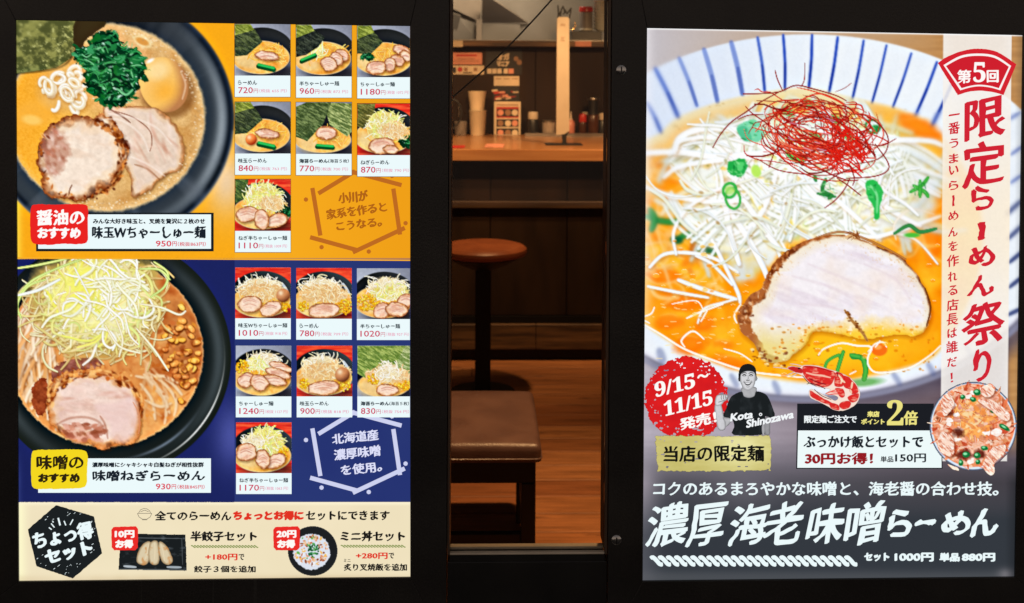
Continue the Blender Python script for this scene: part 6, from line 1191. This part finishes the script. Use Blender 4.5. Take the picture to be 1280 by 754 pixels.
# menu stand on the counter
YM = YK - .07; TM = on_plane(YM - .006)
ms = empty('menu_stand', (at(634, 172, YM)[0], YM, CT), 'white upright menu stand with three rows of dish pictures on the counter', 'menu stand')
a, b = at(617.4, 173, YM), at(650.8, 127.2, YM); box('board', a[0], b[0], YM - .006, YM, CT + .001, b[2], PW, ms, .001); box('foot', a[0] + .01, b[0] - .01, YM - .03, YM + .05, CT + .0005, CT + .004, M_CREAM, ms)
flat('heading_band', rect(621, 130.5, 648, 132), None, 1, ms, TM, PB)
for (yy0, yy1, cc) in ((133.6, 147.6, PR), (149, 158.8, PK), (160.4, 171, PK)):
    flat('picture_row', rect(620.4, yy0, 648.4, yy1), None, 1, ms, TM, cc)
    flat('picture_field', rect(621, yy0 + 2.6, 648, yy1 - 1.6), None, 1.6, ms, TM, PK)
    for k, x in enumerate((625.6, 635, 643.6)): flat('dish_spot', disc(x, (yy0 + yy1) / 2 + .3, 3.8, 12), None, 2.2, ms, TM, (PW, PP, PB)[(k + int(yy0)) % 3])
# things on the counter and tray
def vessel(name, px, pyb, Y, prof, mt, label, cat, group=None, parts=()):
    """prof in photo pixels (radius, height above foot) at the thing's own distance"""
    c = at(px, pyb, Y); s = (Y - CAM[1]) / F; z = c[2]
    if parts:
        e = empty(name, (c[0], Y, z), label, cat, group); me = lathe_me('body', [(r_ * s, h_ * s) for r_, h_ in prof]); o = obj('body', me, mt, e, (c[0], Y, z))
        for nm, pf, m2 in parts: obj(nm, lathe_me(nm, [(r_ * s, h_ * s) for r_, h_ in pf]), m2, e, (c[0], Y, z))
        return e
    o = obj(name, lathe_me(name, [(r_ * s, h_ * s) for r_, h_ in prof]), mt, None, (c[0], Y, z)); return tag(o, label, cat, group)
def seat_on(o, z): o.location.z = z; return o
YT = YK - .13; TZ = CT + .012
ty = empty('condiment_tray', (1.1, YT, CT), 'long thin brown tray holding the condiment bottles on the counter', 'tray')
a, b = at(656, 172, YT - .07), at(800, 172, YT - .07)
box('tray_base', a[0], b[0], YT - .07, YT + .08, CT + .0005, TZ - .006, M_DKPLANK, ty, .001); box('tray_rim', a[0], b[0], YT - .076, YT - .0705, CT + .0005, CT + .022, M_STEEL, ty, .001)
TZ = TZ - .0055
seat_on(vessel('sauce_bottle', 666.3, 170, YT, [(5.6, 0), (5.9, 1), (5.9, 16), (4.6, 19.5)], M_DARKP, 'short dark sauce bottle with a white cap, left end of the tray', 'bottle', None, [('cap', [(5.9, 19.5), (6.2, 20.5), (6.2, 27), (5.8, 28.5), (0, 28.5)], M_CREAM)]), TZ)
j = vessel('toothpick_jar', 686, 170, YT, [(8, 0), (8.4, .6), (8.4, 15.5), (7.9, 15.8), (7.9, 1.2), (0, 1.2)], M_GLASS, 'clear ribbed glass jar of toothpicks beside the white capped bottle', 'jar', None, [('lid', [(8.7, 15.9), (8.7, 17.6), (8.2, 18.2), (0, 18.4)], M_STEEL)])
seat_on(j, TZ); s_ = (YT - CAM[1]) / F; bm = bmesh.new(); r = random.Random(3)
for k in range(26):
    an, q = r.uniform(0, 6.28), r.uniform(0, 6.4); bm_box(bm, q * s_ * math.cos(an) - .0014, q * s_ * math.cos(an) + .0014, q * s_ * math.sin(an) - .0014, q * s_ * math.sin(an) + .0014, .006, 14 * s_)
o = obj('toothpicks', from_bm(bm, 'toothpicks'), M_CREAM, j, (0, 0, 0)); o.location = (0, 0, 0); o['kind'] = 'stuff'
seat_on(vessel('sauce_bottle', 713.5, 170, YT, [(4.6, 0), (5, .8), (5, 15), (2.4, 19)], M_PINKP, 'pinkish squeeze bottle with thin spout behind the white panel', 'bottle', None, [('spout', [(2.4, 19), (1.3, 21), (.6, 29), (0, 29.2)], M_CREAM)]), TZ)
seat_on(vessel('sauce_bottle', 728.4, 170, YT - .02, [(4.4, 0), (4.7, .8), (4.7, 15.2), (4, 16.5)], M_SAUCE, 'brown bottle with a bright red cap on the tray', 'bottle', None, [('cap', [(4.7, 16.6), (4.9, 17.4), (4.6, 24), (3.4, 26.6), (0, 27)], M_REDP)]), TZ)
seat_on(vessel('pepper_mill', 741.2, 170, YT, [(7, 0), (7.3, .8), (7.1, 24), (6, 25.6)], M_SAUCE, 'tall dark pepper mill with black top, tallest thing on the tray', 'pepper mill', None, [('grinder', [(6, 25.7), (5.6, 28), (5.8, 43), (5, 44), (0, 44)], M_DARKP), ('cap', [(7.2, 44.1), (7.4, 45), (7, 46.2), (0, 46.4)], M_STEEL)]), TZ)
seat_on(vessel('spice_jar', 731.5, 170, YT + .045, [(4, 0), (4.2, .6), (4.2, 24), (3.8, 25)], M_SAUCE, 'thin spice jar with a pale flat lid, half hidden behind the red cap', 'jar', None, [('lid', [(4, 25.1), (4.2, 25.6), (4.2, 28), (0, 28.4)], M_CREAM)]), TZ)
seat_on(vessel('sauce_bottle', 753, 170, YT, [(5, 0), (5.2, .8), (5.2, 17), (3.8, 19)], M_DARKP, 'dark bottle with a pale cap, right of the pepper mill', 'bottle', None, [('cap', [(4, 19.1), (4.4, 20), (4.4, 27), (0, 28)], M_CREAM)]), TZ)
YU = YK - .13
seat_on(vessel('plastic_cup', 597, 173, YU, [(8.8, 0), (9, .4), (10.6, 30), (10.9, 30.4), (10.9, 31.4), (10.2, 31.4), (9.8, 22), (0, 22)], M_CUP, 'ivory cup at the bottom of the cup stack on the counter', 'cup', 'stacked ivory cups'), CT + .0006)
seat_on(vessel('plastic_cup', 596.3, 142, YU, [(8.8, 0), (9.4, 8), (11.3, 22.5), (11.5, 23.6), (10.8, 23.6), (9.4, 12), (0, 12)], M_CUP, 'ivory cup standing on top of the cup stack', 'cup', 'stacked ivory cups'), CT + .0008 + 31.5 * (YU - CAM[1]) / F)
seat_on(vessel('grey_mug', 575.8, 172, YU, [(6.8, 0), (7.2, .8), (7.8, 17.5), (7.2, 17.6), (6.8, 3), (0, 3)], M_GREY, 'squat grey mug left of the cup stack', 'mug'), CT + .0006)
# pitcher handle entering the view at the left edge
YP = YU - .12; e = empty('water_pitcher', (at(548, 172, YP)[0], YP, CT), 'dark water pitcher at the window edge, only its curved black handle in view', 'pitcher')
s_ = (YP - CAM[1]) / F; obj('body', lathe_me('body', [(.06, .0006), (.062, .01), (.07, .1), (.066, .2), (.05, .22), (0, .22)]), M_DARKP, e, (at(546, 172, YP)[0], YP, CT))
P = [at(x, y, YP) for x, y in smooth([(560, 125), (566, 124.4), (572, 127.5), (576, 135), (576.5, 145), (572, 155), (564, 162.5), (558, 165)], 4, False)]
h = obj('handle', tube_me('handle', P, .0058), M_DARKP, e); P = [at(x, y, YP - .007) for x, y in smooth([(573, 133), (574, 138), (573.6, 146)], 4, False)]; obj('handle_highlight', tube_me('handle_highlight', P, .0022), M_STEEL, h)  # thin steel strip on the handle stands in for its highlight
# paper slips on the counter
def slip(px0, py0, px1, py1, label, mt=PW):
    P = [on_level(x, y, CT + .001) for x, y in ((px0, py1), (px1, py1), (px1 + 2, py0), (px0 + 3, py0))]; bm = bmesh.new(); f = bm.faces.new([bm.verts.new(p) for p in P]); q = bmesh.ops.extrude_face_region(bm, geom=[f])
    bmesh.ops.translate(bm, verts=[v for v in q['geom'] if isinstance(v, bmesh.types.BMVert)], vec=(0, 0, .0012)); tag(obj('paper_slip', from_bm(bm, 'paper_slip'), mt), label, 'paper')
slip(605, 180, 629, 184.6, 'pale paper slip lying on the counter before the menu stand', PP); slip(560, 182, 580, 185.4, 'reddish paper slip lying on the counter by the window edge', PR)
# slim white panel on a black foot
YW = on_level(704, 181, CT)[1]
wp = empty('counter_divider', (at(704, 181, YW)[0], YW, CT), 'tall slim white upright panel with zigzag clips on a black foot on the counter', 'divider')
def prism(name, pts, Ya, Yb, mt, parent, px=True):
    bm = bmesh.new(); A = [at(x, y, YW) for x, y in pts]; f1 = [bm.verts.new((p[0], Ya, p[2])) for p in A]; f2 = [bm.verts.new((p[0], Yb, p[2])) for p in A]
    bm.faces.new(f1); bm.faces.new(f2[::-1])
    for i in range(len(A)): bm.faces.new((f1[i], f2[i], f2[(i + 1) % len(A)], f1[(i + 1) % len(A)]))
    return obj(name, from_bm(bm, name), mt, parent)
prism('panel', [(696.2, 24), (698, 21.6), (709.6, 21.6), (711.2, 24), (711.4, 163.5), (705, 167.6), (695.2, 168.6)], YW - .014, YW + .014, M_CREAM, wp)
prism('neck', [(702, 168), (711, 163.8), (711, 166), (708, 170), (708, 178), (709.4, 181), (702.4, 181), (703, 176)], YW - .012, YW + .012, M_DARKP, wp)
a, b = at(681.5, 181, YW)[0], at(727.5, 181, YW)[0]; box('foot', a, b, YW - .07, YW + .07, CT + .0006, CT + .006, M_DARKP, wp, .002)
TW = on_plane(YW - .0145); L = Letters(None, 1, TW, PB)
for y in (30.5, 32, 47, 49, 51): L.poly(bar(701, y, 706.5 if y != 49 else 705, y, .7))
L.done(wp, 'print_lines')
cr_ = [(697.4, 6.5), (698, 16), (697.4, 24)], [(698, 20), (704, 7.6)], [(700.4, 21), (701.6, 14)], [(704, 7.6), (706, 16), (703.6, 18)], [(706, 12), (709, 18)], [(709, 17), (714, 10)], [(713.8, 9.6), (713, 17), (711.6, 24)]
for p in cr_: obj('clip', tube_me('clip', [at(x, y, YW - .006) for x, y in p], .0042, 6), M_DARKP, wp)
# things on the serving shelf
YJ = YK + .14
bx = at(714, 50, YJ - .09), at(752, 39, YJ - .09); o = box('steel_drawer_unit', bx[0][0], bx[1][0], YJ - .1, YJ + .1, SH1 + .0025, bx[1][2], M_DARKP, None, .003); tag(o, 'low black unit on the serving shelf under the red lidded jar', 'kitchen unit')
zt = bx[1][2] + .0005
v = vessel('spice_tub', 732.4, 38, YJ, [(7.6, 0), (8.2, .8), (8.2, 23), (7.4, 24)], M_GREY, 'grey tub with a bright red screw lid high on the kitchen shelf', 'tub', None, [('lid', [(7.6, 24.1), (8.6, 24.8), (8.6, 29.6), (8, 30.6), (0, 30.8)], M_REDP), ('label_band', [(8.3, 1.2), (8.4, 1.4), (8.4, 3.2), (8.3, 3.4)], M_WHITE)])
v.location.z = zt
for k in range(9):
    s_ = (YJ - CAM[1]) / F; nb = vessel('bowl', 751, 38, YJ, [(4, 0), (8.6, 3.4), (9.6, 5.6), (9.2, 5.6), (8, 3.6), (0, 2.2)], M_WHITE, ('white bowl at the very bottom of the nested stack right of the red lidded tub', 'second bowl from the bottom of the white stack', 'third bowl from the bottom of the white stack', 'fourth bowl from the bottom of the white stack', 'fifth bowl up, middle of the white stack', 'sixth bowl from the bottom of the white stack', 'seventh bowl up in the white stack', 'eighth bowl up in the white stack, just under the top one', 'topmost white bowl of the nested stack')[k], 'bowl', 'nested white bowls on the kitchen shelf')
    nb.location.z = zt + k * 4.1 * s_
P = [at(x, y, YJ - .1) for x, y in smooth([(715.4, 38), (718.4, 34), (719, 27)], 4, False)]; 
for i_ in range(len(P)): P[i_][2] = P[i_][2] - P[0][2] + zt if False else P[i_][2]
o = obj('orange_gleam', tube_me('orange_gleam', P, [.007 - .0006 * i for i in range(len(P))], 8), mat('gleam_metal', (.9, .55, .2), .25, 1)); tag(o, 'made-up small curved piece standing in for an orange gleam beside the red lidded tub', 'gleam')  # added curved piece, stands in for an orange glint
# kitchen behind: steel hood panels
KH = empty('kitchen_hood', (1, YK + 1.0, SH1), 'brushed steel extractor hood and splashback at the top of the view', 'extractor hood')
def sheetpoly(name, pts, mt, parent, th=.01):
    A = [Vector(at(*p)) for p in pts]; n = (A[1] - A[0]).cross(A[-1] - A[0]).normalized(); n = n if n.y > 0 else -n
    bm = bmesh.new(); f1 = [bm.verts.new(p) for p in A]; f2 = [bm.verts.new(p + n * th) for p in A]; bm.faces.new(f1); bm.faces.new(f2[::-1])
    for i in range(len(A)): bm.faces.new((f1[i], f2[i], f2[(i + 1) % len(A)], f1[(i + 1) % len(A)]))
    return obj(name, from_bm(bm, name), mt, parent)
M_HOOD = mat('shaded_steel', (.30, .265, .22), .5, .25, noise_col=(.22, .19, .15), nscale=(3, 3, 3))  # hood steel in a darker tone, shade put into its colour
M_HOODL = mat('lit_steel', (.42, .34, .26), .45, .25, nscale=(3, 3, 3))  # paler copy of the same hood steel, light put into its colour
KY = YK + 1.0
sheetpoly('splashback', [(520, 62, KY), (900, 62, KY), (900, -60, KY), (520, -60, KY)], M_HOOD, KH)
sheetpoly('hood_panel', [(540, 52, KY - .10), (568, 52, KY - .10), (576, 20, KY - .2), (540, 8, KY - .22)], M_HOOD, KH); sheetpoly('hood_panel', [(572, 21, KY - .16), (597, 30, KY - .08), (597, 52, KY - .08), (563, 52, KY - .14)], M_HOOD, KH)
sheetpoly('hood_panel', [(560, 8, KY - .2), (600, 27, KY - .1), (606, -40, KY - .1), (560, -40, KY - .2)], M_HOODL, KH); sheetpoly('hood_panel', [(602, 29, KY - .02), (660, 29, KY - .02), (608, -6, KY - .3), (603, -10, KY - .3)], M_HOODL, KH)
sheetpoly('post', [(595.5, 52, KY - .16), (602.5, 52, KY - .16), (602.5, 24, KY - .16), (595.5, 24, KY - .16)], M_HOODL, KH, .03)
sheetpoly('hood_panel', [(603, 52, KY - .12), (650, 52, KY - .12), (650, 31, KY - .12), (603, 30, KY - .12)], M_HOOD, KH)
# taut black cord crossing the window
P0, P1 = at(562.5, 124.5, .6), at(700, -12, .6)
P = [tuple(P0 + (P1 - P0) * t - np.array([0, 0, .012]) * math.sin(math.pi * t)) for t in np.linspace(0, 1, 12)]
o = obj('power_cord', tube_me('power_cord', P, .0021, 8), M_DARKP); tag(o, 'thin black cord running slantwise across the top of the window', 'cord')
# bar stool
YS = on_level(604, 492, 0)[1]; st = empty('bar_stool', (at(603.5, 400, YS)[0], YS, 0), 'round tan seated bar stool on one black pillar before the counter', 'stool')
sx0 = at(603.5, 400, YS)[0]; zt = at(604, 306, YS)[2]; rs = (658 - 548) / 2 * (YS - CAM[1]) / F
obj('seat', lathe_me('seat', [(rs * .80, -.055), (rs * .96, -.045), (rs, -.03), (rs * .99, -.016), (rs * .93, -.005), (rs * .8, .002), (rs * .4, .006), (0, .007)], 40), M_TAN, st, (sx0, YS, zt))
obj('seat_base', lathe_me('seat_base', [(.05, -.12), (rs * .62, -.085), (rs * .86, -.0555), (0, -.0555)], 32), M_BLKWOOD, st, (sx0, YS, zt))
a, b = at(594, 400, YS)[0], at(613.5, 400, YS)[0]; box('pillar', a, b, YS - .035, YS + .035, .02, zt - .1, M_BLKWOOD, st, .003); obj('foot_plate', lathe_me('foot_plate', [(.16, 0), (.16, .012), (.06, .02), (0, .02)], 32), M_BLKWOOD, st, (sx0, YS, 0))
# bench
ZSE = .46; yf = on_level(668, 553, ZSE)[1]; yb = on_level(660, 484.5, ZSE)[1]; xr = on_level(676.5, 548, ZSE)[0]; xl = xr - .95
print('bench', yf, yb, xr)
be = empty('bench', ((xl + xr) / 2, (yf + yb) / 2, 0), 'low black framed bench with brown padded seat just inside the window', 'bench')
def cushion_me(x0, x1, y0, y1, z0, z1, r=.02, puff=.012):
    e = [0, .003, .007, .012, .017, .024, .05, .09, .14]
    def ax(a, b): m = (a + b) / 2; L = [a + v for v in e] + list(np.linspace(a + .2, b - .2, 5)) if b - a > .5 else [a + v for v in e]; return sorted(set(L + [b - v for v in e] + [m]))
    xs, ys = ax(x0, x1), ax(y0, y1); bm = bmesh.new(); G = []
    for j, y in enumerate(ys):
        row = []
        for i, x in enumerate(xs):
            d = max(0.0, min(x - x0, x1 - x, y - y0, y1 - y)); u = max(0, 1 - min(x - x0, x1 - x) / r); w = max(0, 1 - min(y - y0, y1 - y) / r)
            q = min(1, math.hypot(u, w)); z = z1 - r * (1 - math.sqrt(1 - q * q)) + puff * min(1, min(x - x0, x1 - x) / .14) ** .5 * min(1, min(y - y0, y1 - y) / .14) ** .5
            xx, yy = x, y
            if u > 0 and w > 0 and math.hypot(u, w) > 1:
                k = math.hypot(u, w); xx = (x0 + r - r * u / k) if x - x0 < x1 - x else (x1 - r + r * u / k); yy = (y0 + r - r * w / k) if y - y0 < y1 - y else (y1 - r + r * w / k)
            row.append(bm.verts.new((xx, yy, z)))
        G.append(row)
    for j in range(len(ys) - 1):
        for i in range(len(xs) - 1): bm.faces.new((G[j][i], G[j][i + 1], G[j + 1][i + 1], G[j + 1][i]))
    rim = G[0][:] + [G[j][-1] for j in range(1, len(ys))] + G[-1][-2::-1] + [G[j][0] for j in range(len(ys) - 2, 0, -1)]
    lo = [bm.verts.new((v.co.x, v.co.y, z0)) for v in rim]
    for i in range(len(rim)): bm.faces.new((rim[i], lo[i], lo[(i + 1) % len(rim)], rim[(i + 1) % len(rim)]))
    bm.faces.new(lo)
    return from_bm(bm, 'cushion', 60)
obj('cushion', cushion_me(xl, xr, yf, yb, ZSE - .062, ZSE - .01), M_LEATHER, be)
bm = bmesh.new()
z_p = ZSE - .052
P = [(xl + .004, yf - .001, z_p), (xr - .012, yf - .001, z_p), (xr - .003, yf + .006, z_p), (xr + .001, yf + .015, z_p), (xr + .001, yb - .01, z_p)]
obj('seam_piping', tube_me('seam_piping', P, .003, 6), M_LEATHER, be)
a = at(669.5, 600, yf + .03)[0]; lg = a - at(651.5, 600, yf + .03)[0]; za = at(640, 603.5, yf + .03)[2]
boxes_f = [('apron', xl + .03, a - .0, yf + .025, yf + .05, za, ZSE - .0625), ('apron', xl + .03, a, yb - .05, yb - .025, za, ZSE - .0625), ('side_apron', a - .025, a - .001, yf + .051, yb - .051, za, ZSE - .0625), ('side_apron', xl + .031, xl + .055, yf + .051, yb - .051, za, ZSE - .0625)]
for n_, *bb_ in boxes_f: box(n_, *bb_, M_BLKWOOD, be, .002)
for xx in (a - lg, xl + .03):
    for yy in (yf + .022, yb - .022 - lg): box('leg', xx, xx + lg, yy, yy + lg, 0, za - .0005, M_BLKWOOD, be, .002)
z0_, z1_ = at(610, 684, yf + .04)[2], at(610, 666, yf + .04)[2]
box('stretcher', xl + .03 + lg, a - lg - .0005, yf + .03, yf + .055, z0_, z1_, M_BLKWOOD, be, .002); box('side_stretcher', a - lg + .01, a - .012, yf + .022 + lg, yb - .022 - lg, z0_, z1_, M_BLKWOOD, be, .002)
# ================================================================ LAMPS OF THE ROOM (fixtures in the ceiling, above the view)
M_LAMPG = bpy.data.materials.new('lamp_glow'); M_LAMPG.use_nodes = True; b_ = M_LAMPG.node_tree.nodes['Principled BSDF']; b_.inputs['Emission Color'].default_value = (1, .6, .3, 1); b_.inputs['Emission Strength'].default_value = 3; M_LAMPG.cycles.emission_sampling = 'NONE'
def downlight(x, y, z, power, size, blend, col, label, tgt=None, rad=.04):
    e = empty('ceiling_lamp', (x, y, z), label, 'lamp', 'ceiling spot lamps')
    obj('shade', lathe_me('shade', [(.05, .12), (.055, .118), (.075, 0), (.072, 0), (.052, .11), (0, .112)], 24), M_DARKP, e, (x, y, z)); obj('bulb', lathe_me('bulb', [(.0, .045), (.03, .06), (.03, .09), (0, .1)], 16), M_LAMPG, e, (x, y, z))
    obj('stem', tube_me('stem', [(x, y, z + .12), (x, y, 2.8)], .006), M_DARKP, e)
    l = bpy.data.lights.new('lamp_light', 'SPOT'); l.energy = power; l.spot_size = math.radians(size); l.spot_blend = blend; l.color = col; l.shadow_soft_size = rad
    o = bpy.data.objects.new('lamp_light', l); COL.objects.link(o); o.location = (x, y, z - .01)
    t = Vector(tgt if tgt else (x, y, 0)) - Vector(o.location); o.rotation_euler = t.to_track_quat('-Z', 'Y').to_euler()
WARM = (1.0, .57, .25)
downlight(1.35, 1.2, 2.55, 300, 80, 1.0, WARM, 'black ceiling spot lamp over the bench', (1.2, 1.25, 0))
for lx in (.2, 1.0, 1.8): downlight(lx, YC - (.55 if lx != 1.0 else .80), 2.35, 92, 84, .55, WARM, ('black ceiling spot lamp over the bar stool', 'black ceiling spot lamp over the middle of the counter', 'black ceiling spot lamp over the right end of the counter')[int((lx + .1) / .8)], (lx - (.12 if lx == 1.0 else 0), YC + (.45 if lx != 1.0 else .10), 1.30 if lx != 1.0 else 1.05))
downlight(1.0, YK + .30, 2.6, 62, 140, .8, (1, .80, .58), 'black ceiling spot lamp inside the kitchen', (1.0, YK + .8, 1.5), rad=.15)
